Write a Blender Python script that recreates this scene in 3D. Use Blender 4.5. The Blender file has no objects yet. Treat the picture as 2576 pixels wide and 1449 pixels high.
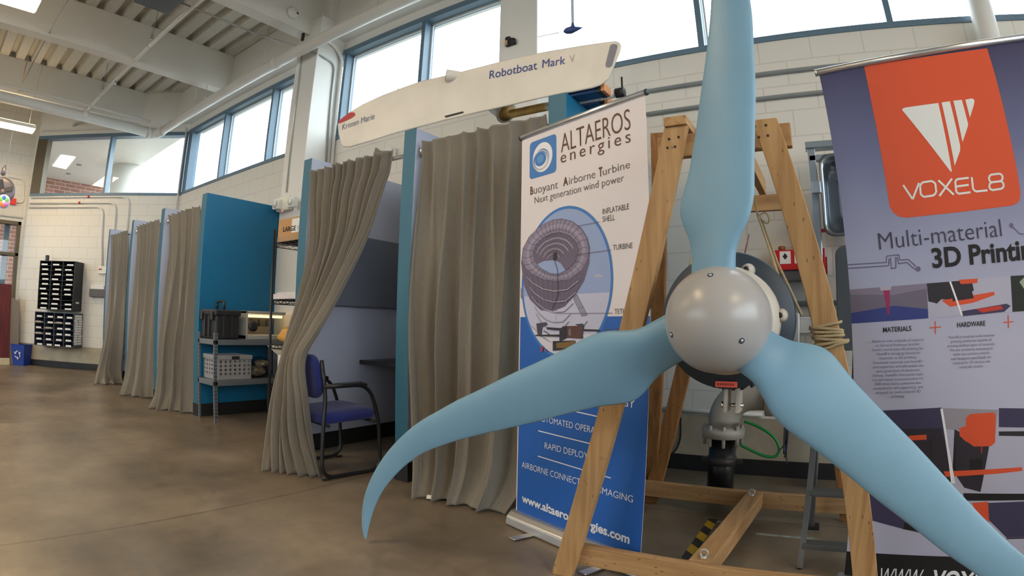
SIGN = -1
EXPOSURE = 0.25
WORLD_COL = (0.84, 0.93, 1.0, 1)
WORLD_STR = 6.0
LAMP_COL = (1.0, 0.74, 0.43)
LAMP_STR = 40.0
import bpy, math, random
from math import sin, cos, pi, radians, sqrt, atan2
from mathutils import Vector, Matrix

# ------------------------------------------------------------------ camera
W_PX, H_PX = 2576.0, 1449.0
F_PX, K_R = 1378.469, -0.025          # fisheye: theta = r/F (1 + K (r/1288)^2)
YAW, PITCH, ROLL, EYE = 0.564108, 0.0699226, 0.0169183, Vector((0.0, 0.0, 1.05))
scene = bpy.context.scene
R_CAM = (Matrix.Rotation(YAW, 3, 'Z') @ Matrix.Rotation(PITCH, 3, 'X')
         @ Matrix(((1, 0, 0), (0, 0, -1), (0, 1, 0))) @ Matrix.Rotation(ROLL, 3, 'Z'))
cam_data = bpy.data.cameras.new('camera')
cam = bpy.data.objects.new('camera', cam_data)
scene.collection.objects.link(cam)
cam.matrix_world = Matrix.Translation(EYE) @ R_CAM.to_4x4()
scene.render.engine = 'CYCLES'
cam_data.type = 'PANO'
cam_data.sensor_width = 36.0
cam_data.sensor_fit = 'HORIZONTAL'
_k1 = (W_PX / 36.0) / F_PX
_cfg = cam_data if hasattr(cam_data, 'panorama_type') else cam_data.cycles
_cfg.panorama_type = 'FISHEYE_LENS_POLYNOMIAL'
_cfg.fisheye_fov = radians(180)
_cfg.fisheye_polynomial_k0 = 0.0
_cfg.fisheye_polynomial_k1 = SIGN * _k1
_cfg.fisheye_polynomial_k2 = 0.0
_cfg.fisheye_polynomial_k3 = SIGN * _k1 * K_R / (18.0 ** 2)
_cfg.fisheye_polynomial_k4 = 0.0
cam_data.clip_end = 200
scene.camera = cam

# ------------------------------------------------------------------ light and exposure
scene.view_settings.view_transform = 'Standard'
scene.view_settings.look = 'None'
scene.view_settings.gamma = 1.0
scene.view_settings.use_curve_mapping = False
scene.view_settings.exposure = EXPOSURE
world = bpy.data.worlds.new('overcast_sky')
scene.world = world
world.use_nodes = True
_bg = world.node_tree.nodes['Background']
_bg.inputs['Color'].default_value = WORLD_COL
_bg.inputs['Strength'].default_value = WORLD_STR

# ------------------------------------------------------------------ pixel -> place helpers
def ray(px, py):
    x, y = px - W_PX / 2, -(py - H_PX / 2)
    r = sqrt(x * x + y * y)
    q = r / 1288.0
    t = r / F_PX * (1 + K_R * q * q)
    s = sin(t) / max(r, 1e-9)
    return R_CAM @ Vector((x * s, y * s, -cos(t)))
def onX(px, py, v):
    d = ray(px, py); return EYE + d * (v / d.x)
def onY(px, py, v):
    d = ray(px, py); return EYE + d * (v / d.y)
def onZ(px, py, v):
    d = ray(px, py); return EYE + d * ((v - EYE.z) / d.z)
def onP(px, py, p0, n):
    d = ray(px, py); return EYE + d * ((p0 - EYE).dot(n) / d.dot(n))
def zs(pts, ox, oy, s):                # points read off an enlarged crop
    return [(ox + a / s, oy + b / s) for a, b in pts]

# ------------------------------------------------------------------ materials
def lin(c):
    return c / 12.92 if c <= .04045 else ((c + .055) / 1.055) ** 2.4
def rgb(r, g, b):
    return (lin(r / 255), lin(g / 255), lin(b / 255), 1)
MATS = {}
def mat(name, col, rough=.6, metal=0, var=0.0, vscale=6, bump=0.0, bscale=40, spec=.5, emit=None, estr=0, sheen=0, stretch=None, coat=0):
    if name in MATS: return MATS[name]
    m = bpy.data.materials.new(name); m.use_nodes = True
    nt = m.node_tree; N = nt.nodes; Lk = nt.links
    b = N['Principled BSDF']
    if len(col) == 3: col = (*col, 1)
    b.inputs['Base Color'].default_value = col
    b.inputs['Roughness'].default_value = rough
    b.inputs['Metallic'].default_value = metal
    b.inputs['Specular IOR Level'].default_value = spec
    if coat: b.inputs['Coat Weight'].default_value = coat
    if sheen: b.inputs['Sheen Weight'].default_value = sheen
    if emit:
        b.inputs['Emission Color'].default_value = (*emit[:3], 1); b.inputs['Emission Strength'].default_value = estr
    if var or bump:
        tc = N.new('ShaderNodeTexCoord'); mp = N.new('ShaderNodeMapping')
        if stretch: mp.inputs['Scale'].default_value = stretch
        Lk.new(tc.outputs['Object'], mp.inputs['Vector'])
    if var:
        nz = N.new('ShaderNodeTexNoise'); nz.inputs['Scale'].default_value = vscale; nz.inputs['Detail'].default_value = 5
        Lk.new(mp.outputs['Vector'], nz.inputs['Vector'])
        rp = N.new('ShaderNodeValToRGB')
        rp.color_ramp.elements[0].position = .3; rp.color_ramp.elements[1].position = .7
        rp.color_ramp.elements[0].color = (*[c * (1 - var) for c in col[:3]], 1)
        rp.color_ramp.elements[1].color = (*[min(1, c * (1 + var)) for c in col[:3]], 1)
        Lk.new(nz.outputs['Fac'], rp.inputs['Fac']); Lk.new(rp.outputs['Color'], b.inputs['Base Color'])
    if bump:
        n2 = N.new('ShaderNodeTexNoise'); n2.inputs['Scale'].default_value = bscale; n2.inputs['Detail'].default_value = 4
        Lk.new(mp.outputs['Vector'], n2.inputs['Vector'])
        bp = N.new('ShaderNodeBump'); bp.inputs['Strength'].default_value = bump; bp.inputs['Distance'].default_value = .01
        Lk.new(n2.outputs['Fac'], bp.inputs['Height']); Lk.new(bp.outputs['Normal'], b.inputs['Normal'])
    MATS[name] = m
    return m

def block_mat(name, ang, paint, joint, zoff=.39, w=.4064, h=.2032, mortar=.006, bump=.5, rough=.55, c2=None):
    """painted block / brick courses on an upright wall whose run points along ang"""
    m = bpy.data.materials.new(name); m.use_nodes = True
    N = m.node_tree.nodes; L = m.node_tree.links; b = N['Principled BSDF']
    tc = N.new('ShaderNodeTexCoord'); sp = N.new('ShaderNodeSeparateXYZ'); L.new(tc.outputs['Object'], sp.inputs[0])
    def mth(op, a, bb):
        n = N.new('ShaderNodeMath'); n.operation = op
        for i, v in enumerate((a, bb)):
            if isinstance(v, (int, float)): n.inputs[i].default_value = v
            else: L.new(v, n.inputs[i])
        return n.outputs[0]
    u = mth('ADD', mth('MULTIPLY', sp.outputs[0], cos(ang)), mth('MULTIPLY', sp.outputs[1], sin(ang)))
    u = mth('ADD', u, 40.16)
    v = mth('SUBTRACT', sp.outputs[2], zoff)
    v = mth('ADD', v, h * 20)
    cb = N.new('ShaderNodeCombineXYZ'); L.new(u, cb.inputs[0]); L.new(v, cb.inputs[1])
    br = N.new('ShaderNodeTexBrick'); br.offset = .5
    br.inputs['Scale'].default_value = 1; br.inputs['Mortar Size'].default_value = mortar
    br.inputs['Mortar Smooth'].default_value = .35
    br.inputs['Brick Width'].default_value = w; br.inputs['Row Height'].default_value = h
    br.inputs['Color1'].default_value = paint; br.inputs['Color2'].default_value = c2 or paint; br.inputs['Mortar'].default_value = joint
    L.new(cb.outputs[0], br.inputs['Vector']); L.new(br.outputs['Color'], b.inputs['Base Color'])
    nz = N.new('ShaderNodeTexNoise'); nz.inputs['Scale'].default_value = 90; L.new(tc.outputs['Object'], nz.inputs['Vector'])
    hh = mth('SUBTRACT', mth('MULTIPLY', nz.outputs['Fac'], .25), br.outputs['Fac'])
    bp = N.new('ShaderNodeBump'); bp.inputs['Strength'].default_value = bump; bp.inputs['Distance'].default_value = .006
    L.new(hh, bp.inputs['Height']); L.new(bp.outputs['Normal'], b.inputs['Normal'])
    b.inputs['Roughness'].default_value = rough
    return m

def glass_mat(name, tint=(.95, .98, .98), ior=1.45):
    m = bpy.data.materials.new(name); m.use_nodes = True
    N = m.node_tree.nodes; L = m.node_tree.links
    for n in list(N): N.remove(n)
    out = N.new('ShaderNodeOutputMaterial'); mx = N.new('ShaderNodeMixShader'); lw = N.new('ShaderNodeLayerWeight'); lw.inputs['Blend'].default_value = .5
    pw = N.new('ShaderNodeMath'); pw.operation = 'POWER'; pw.inputs[1].default_value = 5
    ml = N.new('ShaderNodeMath'); ml.operation = 'MULTIPLY_ADD'; ml.inputs[1].default_value = .55; ml.inputs[2].default_value = .03
    tr = N.new('ShaderNodeBsdfTransparent'); tr.inputs['Color'].default_value = (*tint, 1)
    gl = N.new('ShaderNodeBsdfGlossy'); gl.inputs['Roughness'].default_value = .02
    L.new(lw.outputs['Facing'], pw.inputs[0]); L.new(pw.outputs[0], ml.inputs[0]); L.new(ml.outputs[0], mx.inputs[0])
    L.new(tr.outputs[0], mx.inputs[1]); L.new(gl.outputs[0], mx.inputs[2]); L.new(mx.outputs[0], out.inputs[0])
    return m

def wood_mat(name, c1, c2, axis):
    """sawn softwood: long streaks along the board, a few knots"""
    m = bpy.data.materials.new(name); m.use_nodes = True
    N = m.node_tree.nodes; L = m.node_tree.links; b = N['Principled BSDF']
    tc = N.new('ShaderNodeTexCoord'); mp = N.new('ShaderNodeMapping')
    sc = [22, 22, 22]; sc[axis] = 1.6; mp.inputs['Scale'].default_value = sc
    L.new(tc.outputs['Object'], mp.inputs['Vector'])
    nz = N.new('ShaderNodeTexNoise'); nz.inputs['Scale'].default_value = 1.4; nz.inputs['Detail'].default_value = 6; nz.inputs['Distortion'].default_value = .7
    L.new(mp.outputs['Vector'], nz.inputs['Vector'])
    rp = N.new('ShaderNodeValToRGB'); rp.color_ramp.elements[0].position = .32; rp.color_ramp.elements[1].position = .68
    rp.color_ramp.elements[0].color = c2; rp.color_ramp.elements[1].color = c1
    L.new(nz.outputs['Fac'], rp.inputs['Fac'])
    vo = N.new('ShaderNodeTexVoronoi'); mp2 = N.new('ShaderNodeMapping'); s2 = [9, 9, 9]; s2[axis] = 3.2; mp2.inputs['Scale'].default_value = s2
    L.new(tc.outputs['Object'], mp2.inputs['Vector']); L.new(mp2.outputs['Vector'], vo.inputs['Vector'])
    r2 = N.new('ShaderNodeValToRGB'); r2.color_ramp.elements[0].position = .05; r2.color_ramp.elements[1].position = .16
    r2.color_ramp.elements[0].color = (.25, .2, .16, 1); r2.color_ramp.elements[1].color = (1, 1, 1, 1)
    L.new(vo.outputs['Distance'], r2.inputs['Fac'])
    mx = N.new('ShaderNodeMix'); mx.data_type = 'RGBA'; mx.blend_type = 'MULTIPLY'; mx.inputs[0].default_value = .85
    L.new(rp.outputs['Color'], mx.inputs[6]); L.new(r2.outputs['Color'], mx.inputs[7]); L.new(mx.outputs[2], b.inputs['Base Color'])
    b.inputs['Roughness'].default_value = .65
    bp = N.new('ShaderNodeBump'); bp.inputs['Strength'].default_value = .15; bp.inputs['Distance'].default_value = .004
    L.new(nz.outputs['Fac'], bp.inputs['Height']); L.new(bp.outputs['Normal'], b.inputs['Normal'])
    return m

# ------------------------------------------------------------------ mesh builder
class MB:
    def __init__(s): s.v = []; s.f = []; s.m = []; s.sm = []
    def add(s, vs, fs, mi=0, smooth=False):
        o = len(s.v); s.v += [tuple(v) for v in vs]
        for f in fs: s.f.append([i + o for i in f]); s.m.append(mi); s.sm.append(smooth)
        return s
    def hexa(s, p, mi=0):              # 8 corners: 4 bottom ccw, 4 top ccw
        return s.add(p, [(0, 3, 2, 1), (4, 5, 6, 7), (0, 1, 5, 4), (1, 2, 6, 5), (2, 3, 7, 6), (3, 0, 4, 7)], mi)
    def box(s, a, b, mi=0):
        x0, y0, z0 = a; x1, y1, z1 = b
        x0, x1 = sorted((x0, x1)); y0, y1 = sorted((y0, y1)); z0, z1 = sorted((z0, z1))
        return s.hexa([(x0, y0, z0), (x1, y0, z0), (x1, y1, z0), (x0, y1, z0), (x0, y0, z1), (x1, y0, z1), (x1, y1, z1), (x0, y1, z1)], mi)
    def frame(s, o, ux, uy, uz, mi=0): # box from a corner and three edge vectors
        o, ux, uy, uz = map(Vector, (o, ux, uy, uz))
        return s.hexa([o, o + ux, o + ux + uy, o + uy, o + uz, o + ux + uz, o + ux + uy + uz, o + uy + uz], mi)
    def bar(s, p, q, w, t, up=(0, 1, 0), mi=0):   # board from p to q, w across, t along 'up'
        p, q = Vector(p), Vector(q); d = (q - p).normalized()
        u = Vector(up); u = (u - d * u.dot(d)).normalized(); a = d.cross(u)
        o = p - a * w / 2 - u * t / 2
        return s.frame(o, a * w, u * t, q - p, mi)
    def tube(s, pts, r, seg=10, mi=0, caps=True, closed=False):
        pts = [Vector(p) for p in pts]; n = len(pts)
        rs = r if isinstance(r, (list, tuple)) else [r] * n
        prev = None; vs = []
        for i in range(n):
            if closed: d = pts[(i + 1) % n] - pts[i - 1]
            else: d = pts[min(i + 1, n - 1)] - pts[max(i - 1, 0)]
            d.normalize()
            if prev is None:
                a = Vector((0, 0, 1)) if abs(d.z) < .9 else Vector((1, 0, 0))
                u = (a - d * a.dot(d)).normalized()
            else: u = (prev - d * prev.dot(d)).normalized()
            prev = u; w = d.cross(u)
            vs += [pts[i] + (u * cos(2 * pi * k / seg) + w * sin(2 * pi * k / seg)) * rs[i] for k in range(seg)]
        fs = []
        for i in range(n if closed else n - 1):
            j = (i + 1) % n
            for k in range(seg):
                k2 = (k + 1) % seg
                fs.append((i * seg + k, i * seg + k2, j * seg + k2, j * seg + k))
        if caps and not closed:
            fs.append(tuple(range(seg))[::-1]); fs.append(tuple((n - 1) * seg + k for k in range(seg)))
        return s.add(vs, fs, mi, True)
    def lathe(s, prof, o, ax, seg=32, mi=0, smooth=True):   # prof = [(distance along axis, radius)]
        o, ax = Vector(o), Vector(ax).normalized()
        a = Vector((0, 0, 1)) if abs(ax.z) < .9 else Vector((1, 0, 0))
        u = (a - ax * a.dot(ax)).normalized(); w = ax.cross(u); vs = []
        for h, r in prof:
            vs += [o + ax * h + (u * cos(2 * pi * k / seg) + w * sin(2 * pi * k / seg)) * r for k in range(seg)]
        fs = []
        for i in range(len(prof) - 1):
            for k in range(seg):
                k2 = (k + 1) % seg
                fs.append((i * seg + k, i * seg + k2, (i + 1) * seg + k2, (i + 1) * seg + k))
        if prof[0][1] > 1e-5: fs.append(tuple(range(seg))[::-1])
        if prof[-1][1] > 1e-5: fs.append(tuple((len(prof) - 1) * seg + k for k in range(seg)))
        return s.add(vs, fs, mi, smooth)
    def prism(s, poly, ext, mi=0, mi_side=None):  # flat polygon (3D points) pushed along ext
        poly = [Vector(p) for p in poly]; e = Vector(ext); n = len(poly)
        vs = poly + [p + e for p in poly]
        s.add(vs, [tuple(range(n))[::-1], tuple(range(n, 2 * n))], mi)
        o = len(s.v) - 2 * n
        for i in range(n):
            j = (i + 1) % n
            s.f.append([o + i, o + j, o + n + j, o + n + i]); s.m.append(mi if mi_side is None else mi_side); s.sm.append(False)
        return s
    def grid(s, rows, mi=0, smooth=True):
        n, k = len(rows), len(rows[0]); vs = [p for r in rows for p in r]
        return s.add(vs, [(i * k + j, i * k + j + 1, (i + 1) * k + j + 1, (i + 1) * k + j) for i in range(n - 1) for j in range(k - 1)], mi, smooth)
    def ball(s, c, r, seg=16, mi=0):
        rx, ry, rz = r if isinstance(r, (tuple, list)) else (r, r, r); c = Vector(c); n = max(6, seg // 2)
        rows = [[c + Vector((rx * sin(pi * i / n) * cos(2 * pi * k / seg), ry * sin(pi * i / n) * sin(2 * pi * k / seg), rz * cos(pi * i / n))) for k in range(seg + 1)] for i in range(n + 1)]
        return s.grid(rows, mi)
    def build(s, name, mats, parent=None, bevel=0, seg=2, loc=None, solid=0, subsurf=0):
        me = bpy.data.meshes.new(name); me.from_pydata(s.v, [], s.f)
        if not isinstance(mats, (list, tuple)): mats = [mats]
        for m in mats: me.materials.append(m)
        me.polygons.foreach_set('material_index', s.m); me.polygons.foreach_set('use_smooth', s.sm)
        me.validate(); me.update()
        o = bpy.data.objects.new(name, me); scene.collection.objects.link(o)
        if bevel:
            b = o.modifiers.new('bevel', 'BEVEL'); b.width = bevel; b.segments = seg; b.limit_method = 'ANGLE'; b.angle_limit = radians(35)
        if solid:
            q = o.modifiers.new('solid', 'SOLIDIFY'); q.thickness = solid; q.offset = 0
        if subsurf:
            q = o.modifiers.new('sub', 'SUBSURF'); q.levels = subsurf; q.render_levels = subsurf
        if parent:
            o.parent = parent; o.matrix_parent_inverse = parent_matrix(parent).inverted()
        return o
def parent_matrix(o):
    m = Matrix.LocRotScale(o.location, o.rotation_euler, o.scale)
    if o.parent: m = parent_matrix(o.parent) @ o.matrix_parent_inverse @ m
    return m
def tag(o, label=None, cat=None, group=None, kind=None):
    if label: o['label'] = label
    if cat: o['category'] = cat
    if group: o['group'] = group
    if kind: o['kind'] = kind
    return o
def thing(name, loc, label, cat, group=None):
    o = bpy.data.objects.new(name, None); scene.collection.objects.link(o)
    o.location = Vector(loc); o.empty_display_size = .1
    return tag(o, label, cat, group)
def struct(o): o['kind'] = 'structure'; return o
def arc(c, u, v, r, a0, a1, n=8):
    return [Vector(c) + (Vector(u) * cos(a0 + (a1 - a0) * i / n) + Vector(v) * sin(a0 + (a1 - a0) * i / n)) * r for i in range(n + 1)]
def rounded(pts, r, n=6):
    """round the corners of an open 3D path"""
    pts = [Vector(p) for p in pts]; out = [pts[0]]
    for i in range(1, len(pts) - 1):
        a, b, c = pts[i - 1], pts[i], pts[i + 1]
        ra = min(r, (a - b).length * .45, (c - b).length * .45)
        p, q = b + (a - b).normalized() * ra, b + (c - b).normalized() * ra
        for k in range(n + 1):
            t = k / n; out.append(p * (1 - t) ** 2 + b * 2 * t * (1 - t) + q * t * t)
    out.append(pts[-1]); return out
def text_mesh(body, name, m, bold=0, spacing=1, shear=0):
    cu = bpy.data.curves.new(name, 'FONT'); cu.body = body; cu.offset = bold; cu.space_character = spacing; cu.shear = shear
    cu.resolution_u = 4
    t = bpy.data.objects.new(name, cu); scene.collection.objects.link(t)
    dg = bpy.context.evaluated_depsgraph_get(); dg.update()
    me = bpy.data.meshes.new_from_object(t.evaluated_get(dg))
    bpy.data.objects.remove(t); bpy.data.curves.remove(cu)
    me.name = name; me.materials.clear(); me.materials.append(m)
    return me
CAP = .686
class Plane:
    """a flat printed sheet: origin at its lower left corner, u across, v up, n towards the viewer"""
    def __init__(s, o, u, v):
        s.o, s.u, s.v = Vector(o), Vector(u).normalized(), Vector(v).normalized(); s.n = s.u.cross(s.v).normalized()
    def at(s, a, b, d=0): return s.o + s.u * a + s.v * b + s.n * d
    def uv(s, px, py):
        p = onP(px, py, s.o, s.n) - s.o; return p.dot(s.u), p.dot(s.v)
    def poly(s, mb, uvs, d, mi=0):
        a2 = sum(uvs[i - 1][0] * uvs[i][1] - uvs[i][0] * uvs[i - 1][1] for i in range(len(uvs)))
        if a2 < 0: uvs = uvs[::-1]
        mb.add([s.at(a, b, d) for a, b in uvs], [tuple(range(len(uvs)))], mi)
    def line(s, mb, uvs, w, d, mi=0):
        for (a, b), (c, e) in zip(uvs, uvs[1:]):
            l = sqrt((c - a) ** 2 + (e - b) ** 2) or 1; x, y = -(e - b) / l * w / 2, (c - a) / l * w / 2
            s.poly(mb, [(a + x, b + y), (a - x, b - y), (c - x, e - y), (c + x, e + y)], d, mi)
    def text(s, body, pl, pr, cap, m, parent, d=.0016, bold=0, spacing=1, shear=0, name='lettering'):
        """baseline from pixel pl to pixel pr, capital height from the pixel length cap at pl"""
        a, b = s.uv(*pl), s.uv(*pr); c = s.uv(pl[0], pl[1] - cap)
        me = text_mesh(body, name, m, bold, spacing, shear)
        xs = [v.co.x for v in me.vertices]; x0, x1 = min(xs), max(xs)
        h = c[1] - a[1]; sx = sqrt((b[0] - a[0]) ** 2 + (b[1] - a[1]) ** 2) / (x1 - x0); sy = h / CAP
        ang = atan2(b[1] - a[1], b[0] - a[0])
        for v in me.vertices:
            x, y = (v.co.x - x0) * sx, v.co.y * sy
            v.co = s.at(a[0] + x * cos(ang) - y * sin(ang), a[1] + x * sin(ang) + y * cos(ang), d)
        o = bpy.data.objects.new(name, me); scene.collection.objects.link(o)
        o.parent = parent; o.matrix_parent_inverse = parent_matrix(parent).inverted()
        return o
# ------------------------------------------------------------------ palette
PAINT = rgb(222, 217, 206)
M_wall = block_mat('painted_block', 0.0, PAINT, rgb(206, 201, 190), bump=.3)
M_wall_end = block_mat('painted_block_end', radians(45), PAINT, rgb(206, 200, 188), bump=.3)
M_wall_left = block_mat('painted_block_left', radians(90), PAINT, rgb(206, 200, 188), bump=.3)
M_brick = block_mat('red_brick', radians(45), rgb(150, 96, 84), rgb(186, 172, 160), w=.24, h=.08, mortar=.008, c2=rgb(168, 118, 104))
M_brick_x = block_mat('olive_brick', radians(90), rgb(150, 98, 84), rgb(190, 176, 164), w=.30, h=.10, mortar=.010, c2=rgb(166, 116, 100))
M_white = mat('white_paint', rgb(224, 221, 214)[:3], .5, var=.03, vscale=2)
M_deck = mat('sprayed_deck', rgb(206, 202, 192)[:3], .85, var=.10, vscale=30, bump=.9, bscale=60)
M_conc = mat('bare_concrete', rgb(172, 160, 138)[:3], .8, var=.14, vscale=5, bump=.25, bscale=30)
M_black = mat('black_rubber', (.012, .012, .013), .55)
M_blueframe = mat('blue_grey_frame', rgb(98, 122, 140)[:3], .4)
M_bronze = mat('bronze_frame', rgb(96, 84, 62)[:3], .4, metal=.3)
M_glass = glass_mat('window_glass')
M_galv = mat('galvanised_conduit', rgb(190, 192, 190)[:3], .35, metal=.6)
M_chrome = mat('chrome', (.75, .75, .75), .15, metal=1)
M_alu = mat('brushed_aluminium', (.62, .63, .65), .32, metal=.85)
M_teal = mat('teal_paint', rgb(8, 108, 150)[:3], .5, var=.03, vscale=3)
M_tealedge = mat('teal_edge', rgb(40, 100, 122)[:3], .5, var=.03, vscale=3)
M_lilac = mat('pale_lilac_paint', rgb(186, 192, 212)[:3], .55, var=.02, vscale=3)
M_red = mat('signal_red', rgb(196, 24, 30)[:3], .4)
M_navy = mat('navy_paint', rgb(22, 58, 104)[:3], .4)
M_print_white = mat('printed_white', rgb(228, 222, 226)[:3], .45)
M_card = mat('cardboard', rgb(190, 146, 96)[:3], .8, var=.05, vscale=8)
M_paper = mat('paper', rgb(232, 230, 226)[:3], .7)

def floor_mat():
    m = bpy.data.materials.new('polished_concrete_floor'); m.use_nodes = True
    N = m.node_tree.nodes; L = m.node_tree.links; b = N['Principled BSDF']
    tc = N.new('ShaderNodeTexCoord')
    n1 = N.new('ShaderNodeTexNoise'); n1.inputs['Scale'].default_value = 1.1; n1.inputs['Detail'].default_value = 8; n1.inputs['Roughness'].default_value = .62
    L.new(tc.outputs['Object'], n1.inputs['Vector'])
    r1 = N.new('ShaderNodeValToRGB'); e = r1.color_ramp.elements
    e[0].position = .30; e[0].color = rgb(92, 82, 70); e[1].position = .72; e[1].color = rgb(158, 142, 122)
    e2 = e.new(.5); e2.color = rgb(126, 112, 95)
    L.new(n1.outputs['Fac'], r1.inputs['Fac'])
    n2 = N.new('ShaderNodeTexNoise'); n2.inputs['Scale'].default_value = 14; n2.inputs['Detail'].default_value = 6
    L.new(tc.outputs['Object'], n2.inputs['Vector'])
    r2 = N.new('ShaderNodeValToRGB'); r2.color_ramp.elements[0].position = .3; r2.color_ramp.elements[0].color = (.72, .72, .72, 1)
    r2.color_ramp.elements[1].position = .6
    L.new(n2.outputs['Fac'], r2.inputs['Fac'])
    mx = N.new('ShaderNodeMix'); mx.data_type = 'RGBA'; mx.blend_type = 'MULTIPLY'; mx.inputs[0].default_value = .55
    L.new(r1.outputs['Color'], mx.inputs[6]); L.new(r2.outputs['Color'], mx.inputs[7])
    # saw-cut joints every 3 m
    br = N.new('ShaderNodeTexBrick'); br.offset = 0; br.inputs['Scale'].default_value = 1
    br.inputs['Brick Width'].default_value = 3.05; br.inputs['Row Height'].default_value = 3.05; br.inputs['Mortar Size'].default_value = .004
    br.inputs['Color1'].default_value = (1, 1, 1, 1); br.inputs['Color2'].default_value = (1, 1, 1, 1); br.inputs['Mortar'].default_value = (.35, .33, .3, 1)
    mp = N.new('ShaderNodeMapping'); mp.inputs['Location'].default_value = (30.2, 30.55, 0); L.new(tc.outputs['Object'], mp.inputs['Vector']); L.new(mp.outputs['Vector'], br.inputs['Vector'])
    m2 = N.new('ShaderNodeMix'); m2.data_type = 'RGBA'; m2.blend_type = 'MULTIPLY'; m2.inputs[0].default_value = 1
    L.new(mx.outputs[2], m2.inputs[6]); L.new(br.outputs['Color'], m2.inputs[7]); L.new(m2.outputs[2], b.inputs['Base Color'])
    r3 = N.new('ShaderNodeMapRange'); r3.inputs[3].default_value = .22; r3.inputs[4].default_value = .5
    L.new(n2.outputs['Fac'], r3.inputs[0]); L.new(r3.outputs[0], b.inputs['Roughness'])
    b.inputs['Specular IOR Level'].default_value = .45
    return m

# ------------------------------------------------------------------ the room
YW, YGL, SILL, HEAD = 3.99, 4.10, 3.235, 4.44
ZC = 5.2
XR = 6.0                               # the long wall runs on past the right edge of the photo
fl = struct(MB().box((-14, -7, -.1), (XR, 7, 0)).build('floor', floor_mat()))

struct(MB().box((-60, -60, -.3), (60, 60, -.12)).build('ground', mat('asphalt', (.16, .16, .15), .9, var=.1)))
wb = MB()
wb.box((-9.57, YW, .41), (XR, YW + .3, SILL - .02))
struct(wb.build('wall_back', M_wall))
struct(MB().box((-9.57, YW, HEAD), (XR, YW + .3, 5.5)).build('trim_20', M_white))
struct(MB().box((-9.6, YW - .012, .0), (XR, YW + .3, .41)).build('trim_1', M_conc))
struct(MB().box((-9.6, YW - .03, 0), (XR, YW - .012, .115)).build('baseboard_back', M_black, bevel=.004))

# clerestory window of the long wall: one frame, mullions and panes
wf = MB()
wf.box((-9.57, YW - .012, HEAD - .07), (XR, YGL + .06, HEAD)); wf.box((-9.57, YW - .012, SILL - .02), (XR, YGL + .06, SILL + .03))
MULL = [-9.46, -8.10, -6.65, -5.03, -3.73, -2.25, -.78, .725, 2.2, 3.7, 5.2]
for i, x in enumerate(MULL):
    w = .05 if i else .16
    wf.box((x - w / 2, YW - .01, SILL), (x + w / 2, YGL + .05, HEAD - .05))
win = struct(wf.build('window_1', M_blueframe, bevel=.003))
g = MB()
for a, b in zip(MULL, MULL[1:] + [XR]):
    g.box((a + .02, YGL, SILL + .02), (b - .02, YGL + .006, HEAD - .06))
g.build('glass_pane', M_glass, win)
# thin bright aluminium beads along the top of each pane
bd = MB()
for a, b in zip(MULL, MULL[1:] + [XR]):
    bd.box((a + .03, YGL - .012, HEAD - .095), (b - .03, YGL - .002, HEAD - .072)); bd.box((a + .03, YGL - .012, SILL + .02), (a + .045, YGL - .002, HEAD - .08))
bd.build('glazing_bead', M_white, win)

# beam over the window, roof beams, deck
struct(MB().box((-10.2, 3.78, 4.56), (XR, YW + .02, ZC + .2)).build('trim_2', M_white, bevel=.006))
for i, x in enumerate((-10.3, -7.72, -5.3, -2.6, .1, 2.8)):
    struct(MB().box((x - .2, -6.5, 4.58), (x, 3.8, ZC)).build('trim_%d' % (3 + i), M_white, bevel=.006))
prof = []
y = -6.5
while y < 3.9:
    prof += [(y, ZC), (y + .165, ZC), (y + .195, ZC + .10), (y + .27, ZC + .10)]; y += .3
y0 = .4 - .1
off = (prof[0][0] - (y0 - .3 * 30)) % .3
prof = [(a - off + .0, b) for a, b in prof]
dk = MB()
dk.grid([[(x, a, b) for a, b in prof] for x in (-13.2, XR)], smooth=False)
dk.grid([[(x, a, ZC + .16) for a, b in (prof[0], prof[-1])] for x in (-13.2, XR)], smooth=False)
struct(dk.build('ceiling', M_deck))

# pilasters on the long wall
cm = MB().box((-5.52, 3.58, 0), (-5.09, YW, 4.79)).box((-5.52, 3.7, 4.79), (-5.09, YW, ZC))
struct(cm.build('trim_10', M_white, bevel=.006))
cm = MB().box((-2.44, 3.58, 0), (-2.06, YW, 4.79)).box((-2.44, 3.7, 4.79), (-2.06, YW, ZC))
struct(cm.build('trim_11', M_white, bevel=.006))

# end wall, turned 45 degrees from the long wall
EC = Vector((-9.57, YW, 0)); EE = Vector((-.70711, -.70711, 0)); EN = Vector((.70711, -.70711, 0)); UP = Vector((0, 0, 1))
def E(s, d, z): return EC + EE * s + EN * d + UP * z      # s along the wall from the corner, d into the room
def ebox(mb, s0, s1, d0, d1, z0, z1, mi=0):
    return mb.frame(E(s1, d0, z0), E(s0, d0, z0) - E(s1, d0, z0), E(s1, d1, z0) - E(s1, d0, z0), UP * (z1 - z0), mi)
def endw(px, py, d=0): # pixel -> (s, z) on the end wall
    p = onP(px, py, EC + EN * d, EN); return (p - EC).dot(EE), p.z
SL = 3.42
ew = MB(); ebox(ew, -.1, SL, -.3, 0, .41, 3.225); 
struct(ew.build('wall_end', M_wall_end))
tm = MB(); ebox(tm, -.1, SL, -.3, 0, 4.41, 5.5); struct(tm.build('trim_21', M_white))
tm = MB(); ebox(tm, 0, SL, -.3, .012, 0, .41); struct(tm.build('trim_12', M_conc))
tm = MB(); ebox(tm, 0, SL, .012, .03, 0, .115); struct(tm.build('baseboard_end', M_black, bevel=.004))
wf = MB(); ebox(wf, 0, SL, -.16, .012, 4.34, 4.41); ebox(wf, 0, SL, -.16, .012, 3.2, 3.25)
for a, b in ((0, .07), (1.62, 1.67)): ebox(wf, a, b, -.16, .01, 3.24, 4.36)
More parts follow.
